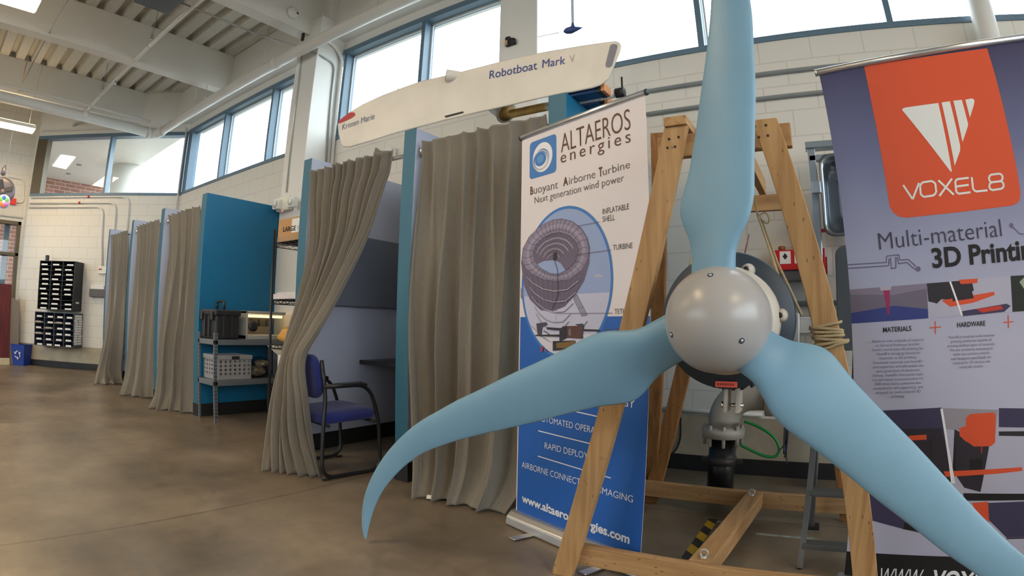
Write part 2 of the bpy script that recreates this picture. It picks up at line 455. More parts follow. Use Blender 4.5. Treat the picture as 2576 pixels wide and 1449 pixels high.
w2 = struct(wf.build('window_2', M_blueframe, bevel=.003))
jb = MB(); ebox(jb, 3.17, SL, -.16, .01, 3.24, 4.36); jb.build('window_jamb', M_bronze, w2)
g = MB(); ebox(g, .07, 1.62, -.12, -.114, 3.25, 4.34); ebox(g, 1.67, 3.17, -.12, -.114, 3.25, 4.34); g.build('glass_pane', M_glass, w2)

# left wall with the entrance
XL = -12.25
EL = E(SL, 0, 0)
rt = MB().prism([E(SL, 0, 0), E(SL, -.3, 0), Vector((XL - .3, EL.y + .05, 0)), Vector((XL, EL.y - .02, 0))], UP * 5.5); struct(rt.build('trim_13', M_wall_left))
DY1, DZ = 1.50, 2.72
wl = MB().box((XL - .3, -6.5, DZ), (XL, 1.57, 5.5)).box((XL - .3, -6.5, 0), (XL, -1.4, DZ)).box((XL - .3, DY1, 0), (XL, 1.57, DZ))
struct(wl.build('wall_left', M_wall_left))
dm = MB().box((XL - .2, -1.4, DZ - .07), (XL + .02, DY1, DZ)).box((XL - .2, DY1 - .07, 0), (XL + .02, DY1, DZ)).box((XL - .2, -1.4, 2.05), (XL + .02, DY1, 2.11)).box((XL - .2, .30, 0), (XL + .02, .36, DZ)).box((XL - .2, -1.4, 0), (XL + .02, -1.33, DZ)).box((XL-.2,-1.4,0),(XL+.02,DY1,.08))
d1 = struct(dm.build('door_1', M_bronze, bevel=.004))
MB().box((XL - .12, -1.35, .06), (XL - .114, DY1 - .06, DZ - .06)).build('glass_pane', M_glass, d1)
MB().box((XL - .3, 1.18, .1), (XL - .2, 1.29, 2.66)).build('door_post', M_blueframe, d1)

# what lies outside the entrance and behind the end-wall window: canopy, brick wall, round pier
struct(MB().box((-16.1, -4, 0), (-15.9, 4.25, 4.46)).build('wall_outside', M_brick_x))
struct(MB().prism([Vector(p) for p in ((-9.95, 4.1, 4.46), (-16.1, 4.3, 4.46), (-16.1, -4, 4.46), (-12.56, -4, 4.46), (-12.56, 1.2, 4.46))], UP * .08).build('trim_14', M_white))
struct(MB().lathe([(0, .40), (4.46, .40)], E(2.55, -2.6, 0), UP, 40).build('trim_15', M_white))
M_soffit = mat('soffit_lamp', (1, 1, 1), .5, emit=(1, .97, .9), estr=6)
sl = MB().prism([E(3.80, -1.45, 4.452), E(3.52, -1.65, 4.452), E(4.40, -2.62, 4.452), E(4.62, -2.32, 4.452)], UP * .008).build('soffit_lamp', M_soffit); tag(sl, 'bright square lamp in the canopy ceiling beyond the end wall window', 'lamp')
for px, py, l in ((199, 415, 'right'), (172, 437, 'left')):
    p = onZ(px, py, 4.455); o = MB().lathe([(0, .07), (.006, .07)], p, (0, 0, -1), 20).build('downlight', mat('downlight_grey', rgb(150, 150, 146)[:3], .5)); tag(o, l + ' of two small grey downlights in the canopy beyond the end wall window', 'downlight')

# the far side of the hall, behind the photographer: unseen walls, their openings placed and sized for the light
bw = MB().box((-14, -6.9, 0), (XR, -6.7, 1.9)).box((-2.6, -6.9, 1.9), (XR, -6.7, 4.2)).box((-14, -6.9, 4.2), (XR, -6.7, 5.5)); struct(bw.build('wall_front', M_white))
struct(MB().box((XR, -6.9, 0), (XR + .2, YW + .3, 1.5)).box((XR, -6.9, 4.3), (XR + .2, YW + .3, 5.5)).box((XR, 3.2, 1.5), (XR + .2, YW + .3, 4.3)).box((XR, -6.9, 1.5), (XR + .2, -5.4, 4.3)).build('wall_right', M_white))
for i, y in enumerate((-3.3, -1.2, 1.0)): struct(MB().box((XR, y, 1.5), (XR + .2, y + .12, 4.3)).build('trim_%d' % (40 + i), M_blueframe))
for i, x in enumerate((-13.9, -10.5, -7, -3.5)): struct(MB().box((x, -6.9, 1.9), (x + .9, -6.7, 4.2)).build('trim_%d' % (30 + i), M_white))
# ------------------------------------------------------------------ booth partitions
PY0, PY1, PTOP = 2.615, 3.955, 2.38
def partition(x0, x1, left, right, label):
    t = thing('booth_partition', ((x0 + x1) / 2, PY0, 0), label, 'partition', 'partitions between the booths')
    b = MB().box((x0, PY0, .13), (x1, PY1, PTOP))
    b.m = [2, 2, 2, 1, 2, 0]           # bottom, top, front, right, back, left
    b.build('panel', [left, right, M_tealedge], t, bevel=.004)
    MB().box((x0 - .006, PY0 - .006, 0), (x1 + .006, PY1, .135)).build('kick_base', M_black, t, bevel=.003)
    return t
partition(-9.285, -9.205, M_teal, M_lilac, 'teal edged booth partition nearest the pigeonholes on the end wall')
partition(-8.07, -7.975, M_lilac, M_lilac, 'teal edged partition with pale side, second from the end wall')
partition(-6.87, -6.75, M_lilac, M_lilac, 'teal edged partition with pale side, third from the end wall')
partition(-5.65, -5.53, M_lilac, M_teal, 'booth partition with broad saturated blue side behind the steel shelf')
partition(-3.72, -3.61, M_teal, M_lilac, 'partition behind the gathered open curtain, pale side with dark pinboard')
partition(-2.557, -2.443, M_lilac, M_lilac, 'partition with a dark teal front edge right of the blue chair')
partition(-1.428, -1.31, M_lilac, M_teal, 'partition with bright blue side rising behind the tall wind power banner')

M_board = mat('charcoal_felt', rgb(116, 122, 136)[:3], .95, bump=.3, bscale=300)
def pinboard(x, label):
    t = thing('pinboard', (x, 3.2, 1.19), label, 'pinboard', 'felt pinboards inside the booths')
    MB().box((x + .002, 2.78, 1.185), (x + .045, 3.74, 1.80)).build('felt_panel', M_board, t, bevel=.012, seg=3)
    return t
pinboard(-3.61, 'charcoal felt pinboard inside the booth with the blue chair in front')
pinboard(-9.205, 'charcoal felt pinboard in the booth nearest the end wall')
M_desk = mat('black_laminate', (.018, .018, .02), .35)
dk = MB().box((-3.605, 3.235, .69), (-2.562, 3.945, .728)).build('wall_desk', M_desk, bevel=.003)
tag(dk, 'black slab desk fixed across the back of the booth with the blue chair', 'desk')

# ------------------------------------------------------------------ curtains and rods
M_curt = mat('olive_grey_curtain', rgb(124, 117, 105)[:3], .8, var=.05, vscale=60, bump=.10, bscale=700, sheen=.3, stretch=(1, 1, .4))
ROD_Y, ROD_Z = 2.685, 2.222
def rod(x0, x1, label):
    t = thing('curtain_rod', (x0, ROD_Y, ROD_Z), label, 'curtain rod', 'curtain rods across the booth fronts')
    MB().tube([(x0, ROD_Y, ROD_Z), (x1, ROD_Y, ROD_Z)], .014, 14).build('rod', M_chrome, t)
    MB().lathe([(0, .034), (.008, .034), (.03, .018), (.032, 0)], (x0, ROD_Y, ROD_Z), (1, 0, 0), 20).build('flange', M_chrome, t)
    MB().lathe([(0, .034), (.008, .034), (.03, .018), (.032, 0)], (x1, ROD_Y, ROD_Z), (-1, 0, 0), 20).build('flange', M_chrome, t)
def cr(p, t):                          # Catmull-Rom through a list of vectors / numbers
    n = len(p) - 1; x = min(max(t * n, 0), n - 1e-6); i = int(x); f = x - i
    a, b, c, d = p[max(i - 1, 0)], p[i], p[i + 1], p[min(i + 2, n)]
    return (b * 2 + (c - a) * f + (a * 2 - b * 5 + c * 4 - d) * f * f + (b * 3 - a - c * 3 + d) * f ** 3) * .5
def curtain(label, rows, nf, amp, seed, nz=64, pleat=.9):
    """rows: (left pixel, right pixel, depth left, depth right) from rod to hem; depth None = lying on the floor"""
    rnd = random.Random(seed)
    Ls, Rs = [], []
    for a, b, ya, yb in rows:
        Ls.append(onY(*a, ya) if ya else onZ(*a, .012)); Rs.append(onY(*b, yb) if yb else onZ(*b, .012))
    def knots(n):
        k = [0]
        for i in range(n): k.append(k[-1] + rnd.uniform(.65, 1.35))
        return [p / k[-1] for p in k], [rnd.uniform(.6, 1.25) for _ in range(n)]
    n2 = max(3, round(nf * .55))
    (k1, a1), (k2, a2) = knots(nf), knots(n2)
    sway = [rnd.uniform(-1, 1) for _ in range(4)]
    def fold(k, am, s):
        i = 0
        while i < len(am) - 1 and s > k[i + 1]: i += 1
        f = (s - k[i]) / (k[i + 1] - k[i]); w = sin(2 * pi * f)
        return w * (.7 + .3 * w * w) * am[i], cos(2 * pi * f)
    nx = nf * 16; rowsv = []
    for k in range(nz + 1):
        t = k / nz; l, r = cr(Ls, t), cr(Rs, t); a = cr(amp, t); row = []
        d = r - l; dn = Vector((d.y, -d.x, 0)); dn = dn.normalized() if dn.length > 1e-6 else Vector((0, -1, 0))
        mixf = min(1, max(0, (t - .05) / .55)); mixf = mixf * mixf * (3 - 2 * mixf)
        for j in range(nx + 1):
            s = j / nx
            sw = s + .03 * sin(pi * s) * sin(2.6 * t + sway[0] * 3) * sway[1]
            w1, c1 = fold(k1, a1, min(max(sw, 0), 1)); w2, c2 = fold(k2, a2, min(max(s + .02 * sway[2] * t, 0), 1))
            w = w1 * (1 - .62 * mixf) + 1.25 * w2 * mixf + .18 * sin(23 * s + 5 * t + sway[3]) * t
            c_ = c1 * (1 - .62 * mixf) + c2 * mixf
            p = l + d * s + dn * (a * w)
            p += d.normalized() * (a * .42 * c_ * pleat * (1 if nf < 9 else .6))
            if t < .06:                # header: rod pocket in front of the rod, ruffle above it
                q = 1 - t / .06; p.z = p.z * (1 - q) + (2.268 + .006 * sin(40 * s)) * q; p += dn * (.022 * q)
            p.z = max(p.z, .006)
            row.append(p)
        rowsv.append(row)
    o = MB().grid(rowsv).build('curtain', M_curt, solid=.004)
    return tag(o, label, 'curtain', 'booth curtains')
V = lambda *a: list(a)
curtain('narrow olive grey curtain of the booth nearest the end wall', [
    ((281, 590), (321, 582), 2.648, 2.648), ((281, 650), (320, 648), 2.648, 2.648), ((276, 760), (313, 760), 2.64, 2.67), ((263, 860), (307, 860), 2.55, 2.66),
    ((247, 925), (302, 930), 2.45, 2.66), ((231, 966), (305, 966), None, None)], 6, V(.026, .04, .05, .055, .06, .05), 3)
curtain('olive grey curtain of the second booth, hem trailing on the floor', [
    ((347, 572), (402, 556), 2.648, 2.648), ((346, 640), (400, 640), 2.648, 2.648), ((341, 740), (396, 740), 2.65, 2.67), ((331, 850), (390, 850), 2.58, 2.66),
    ((321, 940), (386, 945), 2.5, 2.64), ((303, 992), (386, 1002), None, None)], 6, V(.026, .04, .055, .06, .065, .055), 5)
curtain('olive grey curtain just left of the black tool case and steel shelf', [
    ((427, 546), (504, 524), 2.648, 2.648), ((428, 640), (497, 640), 2.648, 2.648), ((415, 760), (490, 760), 2.62, 2.67), ((404, 880), (484, 880), 2.56, 2.65),
    ((396, 980), (482, 985), 2.48, 2.62), ((375, 1024), (480, 1040), None, None)], 7, V(.026, .04, .05, .06, .065, .055), 8)
curtain('olive grey curtain pulled aside to a gathered waist beside the blue chair', [
    ((787, 440), (990, 396), 2.648, 2.648), ((785, 500), (958, 480), 2.648, 2.648), ((786, 620), (918, 592), 2.60, 2.60), ((764, 745), (846, 735), 2.52, 2.42),
    ((738, 840), (790, 832), 2.44, 2.22), ((722, 905), (753, 905), 2.38, 2.12), ((701, 990), (760, 1000), 2.30, 2.13), ((684, 1103), (774, 1102), 2.20, 2.20),
    ((664, 1180), (800, 1200), None, None)], 11, V(.034, .042, .046, .044, .038, .036, .04, .048, .04), 12)
wide = curtain('wide closed olive grey curtain between the teal partition and the wind power banner', [
    ((1064, 372), (1374, 306), 2.648, 2.648), ((1060, 460), (1372, 400), 2.648, 2.648), ((1052, 600), (1368, 600), 2.66, 2.67), ((1044, 800), (1360, 800), 2.62, 2.66),
    ((1052, 1000), (1345, 1000), 2.58, 2.62), ((1056, 1150), (1315, 1190), 2.5, 2.56), ((1046, 1248), (1262, 1292), None, None)], 8, V(.024, .042, .054, .062, .066, .062, .04), 21)
q0 = onZ(1072, 1254, .012)
MB().prism([q0, q0 + Vector((.055, .004, .004)), q0 + Vector((.05, .03, .02)), q0 + Vector((-.01, .02, .016))], (0, 0, .001)).build('care_tag', M_paper, wide)
rod(-9.205, -8.07, 'chrome curtain rod of the booth nearest the end wall')
rod(-7.975, -6.87, 'chrome curtain rod of the second booth from the end wall')
rod(-6.75, -5.65, 'chrome curtain rod left of the partition with the broad blue side')
rod(-3.61, -2.557, 'chrome curtain rod carrying the pulled-aside curtain above the blue chair')
rod(-2.443, -1.428, 'chrome curtain rod carrying the wide closed curtain')

# ------------------------------------------------------------------ blue sled chair
M_blue = mat('royal_blue_fabric', rgb(22, 34, 110)[:3], .9, var=.06, vscale=60, bump=.3, bscale=500, sheen=.2)
M_tube = mat('black_powder_coat', (.012, .012, .014), .35)
def pad(mb, cx, cy, w, d, zf, t, rad=.07, bulge=.02):
    """soft cushion: rounded outline, domed face; zf maps (x, y) to the mid surface point and normal"""
    out = []
    for (sx, sy, a0) in ((1, 1, 0), (-1, 1, 90), (-1, -1, 180), (1, -1, 270)):
        for k in range(6):
            a = radians(a0 + k * 18); out.append(((w / 2 - rad) * sx + rad * cos(a), (d / 2 - rad) * sy + rad * sin(a)))
    n = len(out); rings = []
    for sc, h in ((.55, .5 * t + bulge), (.85, .5 * t + bulge * .6), (.97, .38 * t), (1, 0), (.97, -.38 * t), (.85, -.5 * t), (.5, -.5 * t)):
        rings.append([zf(cx + x * sc, cy + y * sc, h) for x, y in out])
    vs = [p for r in rings for p in r]; fs = [tuple(range(n)), tuple(range((len(rings) - 1) * n, len(rings) * n))[::-1]]
    for i in range(len(rings) - 1):
        for k in range(n): fs.append((i * n + k, (i + 1) * n + k, (i + 1) * n + (k + 1) % n, i * n + (k + 1) % n))
    mb.add(vs, fs, 0, True)
def chair(loc, rz, label):
    t = thing('sled_chair', loc, label, 'chair', 'blue sled chairs in the booths')
    T = Matrix.Translation(Vector(loc)) @ Matrix.Rotation(rz, 4, 'Z')   # local: faces +y, right side +x
    def P(x, y, z): return T @ Vector((x, y, z))
    for s in (-1, 1):
        x = .26 * s
        pts = rounded([P(x * .90, -.21, .80), P(x * .96, -.185, .56), P(x, -.215, .35), P(x, -.235, .016), P(x, .25, .016), P(x, .235, .40), P(x, .15, .628), P(x, -.20, .625)], .11, 8)
        MB().tube(pts, .0135, 12).build('side_frame', M_tube, t)
        MB().tube([P(x, -.20, .628), P(x, -.05, .634), P(x, .08, .634), P(x, .13, .624)], [.014, .018, .018, .014], 12).build('armrest', M_tube, t)
        for y in (-.20, .22): MB().frame(P(x - .016, y - .03, 0), P(x + .016, y - .03, 0) - P(x - .016, y - .03, 0), P(x - .016, y + .03, 0) - P(x - .016, y - .03, 0), UP * .010).build('glide', M_black, t, bevel=.003)
    MB().tube([P(-.26, .20, .365), P(.26, .20, .365)], .011, 10).build('seat_rail', M_tube, t)
    MB().tube([P(-.26, -.17, .365), P(.26, -.17, .365)], .011, 10).build('seat_rail', M_tube, t)
    b = MB(); pad(b, 0, .02, .50, .47, lambda x, y, h: P(x, y, .402 + h + .03 * (y + .2)), .07, .09, .014); b.build('seat', M_blue, t)
    b = MB(); pad(b, 0, 0, .45, .30, lambda x, y, h: P(x, -.215 - .14 * y + h * .98 - .05 * (.05 - x * x), .685 + y * .98 + h * .14), .05, .09, .010); b.build('backrest', M_blue, t)
    return t
chair((-3.075, 2.485, 0), radians(-8), 'blue fabric armchair on a black sled frame beside the gathered curtain')
chair((-8.62, 3.02, 0), radians(-4), 'blue sled chair half hidden behind the curtain nearest the end wall')

# ------------------------------------------------------------------ grey steel shelf against the blue partition
M_steel = mat('grey_slotted_steel', rgb(132, 138, 146)[:3], .38, metal=.55)
M_rack = mat('black_wire', (.015, .016, .02), .4)
SX0, SX1, SY0, SY1 = -5.50, -5.10, 2.60, 3.52
sh = thing('steel_shelf', (-5.3, 2.6, 0), 'two-tier grey slotted steel shelf against the blue partition side', 'shelf')
for x, sx in ((SX0, 1), (SX1, -1)):
    for y, sy in ((SY0, 1), (SY1, -1)):
        b = MB().box((x, y, 0), (x + .034 * sx, y + .003 * sy, .90)).box((x, y, 0), (x + .003 * sx, y + .034 * sy, .90))
        for k in range(23):            # keyhole slots
            z = .05 + k * .037
            b.box((x + .012 * sx, y - .0006 * sy, z), (x + .022 * sx, y + .0002 * sy, z + .018), 1); b.box((x - .0006 * sx, y + .012 * sy, z), (x + .0002 * sx, y + .022 * sy, z + .018), 1)
        b.build('post', [M_steel, M_black], sh)
for z in (.42, .83):
    b = MB().box((SX0, SY0, z - .05), (SX1, SY0 + .03, z)).box((SX0, SY1 - .03, z - .05), (SX1, SY1, z)).box((SX0, SY0, z - .05), (SX0 + .03, SY1, z)).box((SX1 - .03, SY0, z - .05), (SX1, SY1, z))
    b.box((SX0, SY0, z - .004), (SX1, SY1, z + .006)); b.build('shelf_board', M_steel, sh, bevel=.006)

# black tool case on the shelf
M_case = mat('black_plastic', (.02, .02, .022), .45, bump=.1, bscale=300)
ZS = .837
tc_ = thing('tool_case', (-5.30, 2.78, ZS), 'black plastic tool case with top handle on the steel shelf', 'case')
MB().box((-5.47, 2.62, ZS), (-5.13, 2.90, ZS + .25)).build('body', M_case, tc_, bevel=.02, seg=3)
lid = MB().box((-5.485, 2.605, ZS + .235), (-5.115, 2.915, ZS + .30)).build('lid', M_case, tc_, bevel=.018, seg=3)
for p0_, p1_ in (((-5.36, 2.597), (-5.34, 2.625)), ((-5.26, 2.597), (-5.24, 2.625)), ((-5.135, 2.70), (-5.118, 2.73)), ((-5.135, 2.80), (-5.118, 2.83))):
    MB().box((*p0_, ZS + .02), (*p1_, ZS + .24)).build('rib', M_case, tc_, bevel=.004)
for x in (-5.42, -5.18): MB().box((x - .025, 2.585, ZS + .19), (x + .025, 2.607, ZS + .275)).build('latch', M_case, tc_, bevel=.006)
MB().tube(rounded([(-5.38, 2.76, ZS + .29), (-5.38, 2.76, ZS + .385), (-5.22, 2.76, ZS + .385), (-5.22, 2.76, ZS + .29)], .03, 5), .014, 10).build('handle', M_case, lid)

# desktop printer under a clear hood
M_clear = glass_mat('clear_acrylic', (.90, .91, .90), 1.4)
M_pgrey = mat('printer_grey', rgb(176, 176, 172)[:3], .5)
M_warm = mat('work_light', (1, .7, .35), .5, emit=(1, .72, .36), estr=2)
pr_ = thing('desktop_printer', (-5.30, 3.22, ZS), 'machine with a clear hood and warm inner light beside the black case', 'machine')
a0, a1 = (-5.46, 2.98, ZS), (-5.12, 3.48, ZS + .05)
MB().box(a0, a1).build('base', M_pgrey, pr_, bevel=.008)
MB().box((-5.46, 2.98, ZS + .27), (-5.12, 3.48, ZS + .30)).box((-5.46, 2.98, ZS), (-5.12, 3.0, ZS + .30)).build('housing', M_pgrey, pr_, bevel=.006)
MB().box((-5.125, 3.01, ZS + .05), (-5.119, 3.46, ZS + .27)).build('clear_hood', M_clear, pr_)
MB().box((-5.45, 3.02, ZS + .05), (-5.44, 3.47, ZS + .27)).build('back_plate', mat('plate_tan', rgb(150, 140, 124)[:3], .5), pr_)
MB().box((-5.40, 3.03, ZS + .235), (-5.16, 3.46, ZS + .262)).build('lamp_bar', M_warm, pr_)
b = MB()
for k in range(4): b.box((-5.38, 3.06 + k * .1, ZS + .14), (-5.30, 3.13 + k * .1, ZS + .23))
b.build('rail_block', mat('block_dark', (.05, .045, .04), .5), pr_, bevel=.004)
MB().lathe([(0, .055), (.02, .055), (.025, .02), (.026, 0)], (-5.13, 3.06, ZS + .14), (1, 0, 0), 24).build('fan', M_case, pr_)

# grey plastic crate and bagged parts on the lower tier
M_crate = mat('crate_grey', rgb(150, 150, 152)[:3], .5)
ZL = .427
cx0, cx1, cy0, cy1, ch = -5.47, -5.13, 2.66, 3.05, .25
ct = thing('plastic_crate', (-5.3, 2.85, ZL), 'grey perforated plastic crate on the lower tier of the steel shelf', 'crate')
def holed(o, u, v, L, Hh, nx, nz, r):   # a wall with round holes, built as a ring mesh per cell
    o, u, v = Vector(o), Vector(u), Vector(v); mb = MB(); dx, dz = L / nx, Hh / nz; n = 12
    for i in range(nx):
        for j in range(nz):
            c = o + u * (dx * (i + .5)) + v * (dz * (j + .5)); vs = []
            for k in range(n):
                a = 2 * pi * (k + .5) / n; q = 1 / max(abs(cos(a)), abs(sin(a)))
                vs.append(c + u * (dx / 2 * cos(a) * q) + v * (dz / 2 * sin(a) * q))
            for k in range(n):
                a = 2 * pi * (k + .5) / n; vs.append(c + u * (r * cos(a)) + v * (r * sin(a)))
            mb.add(vs, [(k, (k + 1) % n, n + (k + 1) % n, n + k) for k in range(n)])
    return mb
for o, u, L, nx in (((cx0, cy0, ZL + .04), (1, 0, 0), cx1 - cx0, 6), ((cx1, cy0, ZL + .04), (0, 1, 0), cy1 - cy0, 7), ((cx0, cy1, ZL + .04), (1, 0, 0), cx1 - cx0, 6), ((cx0, cy0, ZL + .04), (0, 1, 0), cy1 - cy0, 7)):
    holed(o, u, (0, 0, 1), L, .165, nx, 4, .0135).build('side', M_crate, ct, solid=.006)
b = MB().box((cx0 - .012, cy0 - .012, ZL + .205), (cx1 + .012, cy0 + .004, ZL + ch)).box((cx0 - .012, cy1 - .004, ZL + .205), (cx1 + .012, cy1 + .012, ZL + ch)).box((cx0 - .012, cy0, ZL + .205), (cx0 + .004, cy1, ZL + ch)).box((cx1 - .004, cy0, ZL + .205), (cx1 + .012, cy1, ZL + ch))
b.build('rim', M_crate, ct, bevel=.005)
MB().box((cx0 - .003, cy0 - .003, ZL), (cx1 + .003, cy1 + .003, ZL + .04)).build('base', M_crate, ct, bevel=.005)
MB().box((cx1 + .01, 2.81, ZL + .208), (cx1 + .016, 2.90, ZL + .24)).build('hand_slot', M_black, ct)
M_bag = glass_mat('clear_bag', (.80, .80, .78))
M_parts = mat('bag_contents', rgb(140, 128, 112)[:3], .5, var=.5, vscale=26, bump=.8, bscale=30)
def blob(c, r, seed, amp=.18, seg=20):
    rnd = random.Random(seed); k = [(rnd.uniform(2, 6), rnd.uniform(2, 6), rnd.uniform(0, 6)) for _ in range(5)]
    n = seg // 2; rows = []
    for i in range(n + 1):
        row = []
        for j in range(seg + 1):
            th, ph = pi * i / n, 2 * pi * j / seg
            s = 1 + amp * sum(sin(a * th + cc) * cos(round(b2) * ph + cc) for a, b2, cc in k) / 3 * sin(th)
            row.append(Vector(c) + Vector((r[0] * sin(th) * cos(ph) * s, r[1] * sin(th) * sin(ph) * s, r[2] * cos(th) * s)))
        rows.append(row)
    return MB().grid(rows)
pb_ = thing('parts_bag', (-5.27, 3.23, ZL), 'crumpled clear plastic bag of parts beside the grey crate', 'bag')
blob((-5.27, 3.23, ZL + .115), (.145, .145, .11), 4, .30, 28).build('bag', M_bag, pb_)
blob((-5.27, 3.20, ZL + .07), (.11, .10, .055), 14, .3).build('contents', M_parts, pb_); blob((-5.24, 3.25, ZL + .15), (.08, .08, .04), 17, .3).build('contents', M_parts, pb_)

# ------------------------------------------------------------------ black wire rack beside it
RX0, RX1, RY0, RY1 = -4.46, -3.80, 2.86, 3.30
rk = thing('wire_rack', (-4.1, 3.1, 0), 'tall black wire rack between the blue partition and the curtain', 'rack')
for x in (RX0, RX1):
    for y in (RY0, RY1):
        MB().tube([(x, y, 0), (x, y, 1.90)], .0135, 12).build('post', M_rack, rk)
RLEV = (.17, .46, .82, 1.235, 1.77)
for z in RLEV:
    b = MB()
    for dz in (0, -.035):
        b.tube([(RX0, RY0, z + dz), (RX1, RY0, z + dz), (RX1, RY1, z + dz), (RX0, RY1, z + dz)], .004, 6, closed=True)
    for x0_, y0_, x1_, y1_ in ((RX0, RY0, RX1, RY0), (RX0, RY1, RX1, RY1), (RX0, RY0, RX0, RY1), (RX1, RY0, RX1, RY1)):
        zz = [(x0_ + (x1_ - x0_) * k / 12, y0_ + (y1_ - y0_) * k / 12, z - (.035 if k % 2 else 0)) for k in range(13)]
        b.tube(zz, .003, 5)
    for k in range(1, 20):
        x = RX0 + (RX1 - RX0) * k / 20; b.tube([(x, RY0, z + .003), (x, RY1, z + .003)], .0028, 5)
    b.build('wire_shelf', M_rack, rk)
# carton on top
CZ = 1.777
cb = thing('cardboard_box', (-4.1, 3.05, CZ), 'brown carton marked LARGE on the top of the black wire rack', 'box')
ctn = MB().box((-4.44, 2.88, CZ), (-3.86, 3.24, CZ + .215)).build('carton', M_card, cb, bevel=.004)
pc = Plane((-4.44, 2.879, CZ), (1, 0, 0), (0, 0, 1))
M_ink = mat('dark_ink', rgb(44, 34, 30)[:3], .7)
b = MB(); pc.poly(b, [(.23, .07), (.40, .07), (.40, .20), (.23, .20)], .001); b.build('shipping_label', M_paper, ctn)
b = MB(); pc.poly(b, [(-.002, -.0), (.58, -.0), (.58, .045), (.0, .045)], .0006); b.build('tape_strip', mat('packing_tape', rgb(176, 140, 102)[:3], .25), ctn)
pc.text('LARGE', (712, 583), (744, 579), 11, M_ink, ctn, d=.0015, bold=.03)
pc.text('FR', (748, 579), (758, 577), 11, mat('grey_ink', rgb(150, 150, 160)[:3], .7), ctn, d=.0022, bold=.01)
# papers
o = MB().box((-4.40, 2.84, 1.242), (-4.0, 3.2, 1.29)).box((-4.38, 2.86, 1.29), (-3.98, 3.15, 1.305)).build('paper_stack', mat('magazine', rgb(214, 206, 206)[:3], .5, var=.2, vscale=30, stretch=(1, 1, 12)), bevel=.004)
tag(o, 'stack of white papers and magazines on the middle of the wire rack', 'papers')
# yellow cloth bundle
o = blob((-4.26, 3.00, .912), (.20, .13, .09), 9, .22).build('cloth_bundle', mat('amber_plastic', rgb(216, 160, 74)[:3], .35, bump=.4, bscale=20)); tag(o, 'crumpled amber plastic bundle on the wire rack beside the curtain', 'bundle')
cb2 = thing('open_carton', (-4.1, 3.1, .467), 'white open carton with raised flap on the wire rack under the amber bundle', 'box')
MB().box((-4.42, 2.92, .467), (-3.86, 3.26, .73)).build('carton', M_paper, cb2, bevel=.004)
MB().prism([(-4.42, 2.92, .73), (-4.42, 3.26, .73), (-4.60, 3.26, .80), (-4.60, 2.92, .80)], (0, 0, .004)).build('flap', M_paper, cb2)
MB().prism([(-4.42, 3.26, .73), (-3.9, 3.26, .73), (-3.9, 3.34, .80), (-4.42, 3.34, .80)], (0, 0, .004)).build('flap', M_card, cb2)
o = MB().box((-4.43, 2.90, .178), (-4.05, 3.2, .36)).build('carton_stack', M_card, bevel=.004); tag(o, 'small brown carton on the lowest level of the wire rack', 'box')
o = MB().box((-4.44, 2.92, .362), (-4.1, 3.16, .385)).build('folded_papers', M_paper, bevel=.003); tag(o, 'loose white papers on the small brown carton low on the rack', 'papers')
# ------------------------------------------------------------------ wind turbine
HUB = Vector((-.332, 1.70, 1.075))
M_blade = mat('pale_blue_blade', rgb(118, 158, 182)[:3], .42, var=.035, vscale=5, bump=.04, bscale=200, spec=.4)
M_nose = mat('pearl_grey_cone', rgb(162, 160, 158)[:3], .30, spec=.5)
M_cast = mat('cast_grey', rgb(188, 181, 168)[:3], .5, metal=.0, bump=.06, bscale=160)
M_darkb = mat('dark_blue_grey', rgb(40, 54, 68)[:3], .5)
M_nac = mat('nacelle_grey', rgb(104, 106, 122)[:3], .5)
tb = thing('wind_turbine', HUB, 'three-bladed pale blue wind turbine with a grey domed hub', 'wind turbine')
# stations along the blade: distance, trailing and leading offsets in the rotor plane, thickness, twist depth
ST = [(0.09, -0.062, 0.084, 0.06, 0.021), (0.15, -0.065, 0.086, 0.058, 0.0238), (0.21, -0.066, 0.09, 0.055, 0.028), (0.255, -0.073, 0.108, 0.05, 0.0322), (0.3, -0.09, 0.132, 0.046, 0.035), (0.34, -0.101, 0.146, 0.042, 0.035), (0.38, -0.099, 0.154, 0.04, 0.0322), (0.42, -0.086, 0.157, 0.038, 0.0294), (0.47, -0.068, 0.16, 0.036, 0.0259), (0.53, -0.052, 0.165, 0.034, 0.0224), (0.62, -0.031, 0.174, 0.031, 0.0182), (0.73, -0.008, 0.186, 0.028, 0.0147), (0.87, 0.024, 0.196, 0.025, 0.0112), (1.0, 0.052, 0.207, 0.022, 0.0084), (1.1, 0.07, 0.209, 0.02, 0.007), (1.2, 0.083, 0.211, 0.018, 0.0056), (1.3, 0.088, 0.203, 0.016, 0.0049), (1.42, 0.074, 0.18, 0.014, 0.0042), (1.52, 0.049, 0.149, 0.013, 0.0035), (1.6, 0.02, 0.115, 0.012, 0.0028), (1.68, -0.024, 0.07, 0.011, 0.0021), (1.74, -0.067, 0.024, 0.01, 0.0021), (1.79, -0.11, -0.032, 0.009, 0.0014), (1.825, -0.142, -0.084, 0.007, 0.0014), (1.842, -0.155, -0.14, 0.004, 0.0007)]
RCEN = HUB + Vector((-.018, 0, 0))
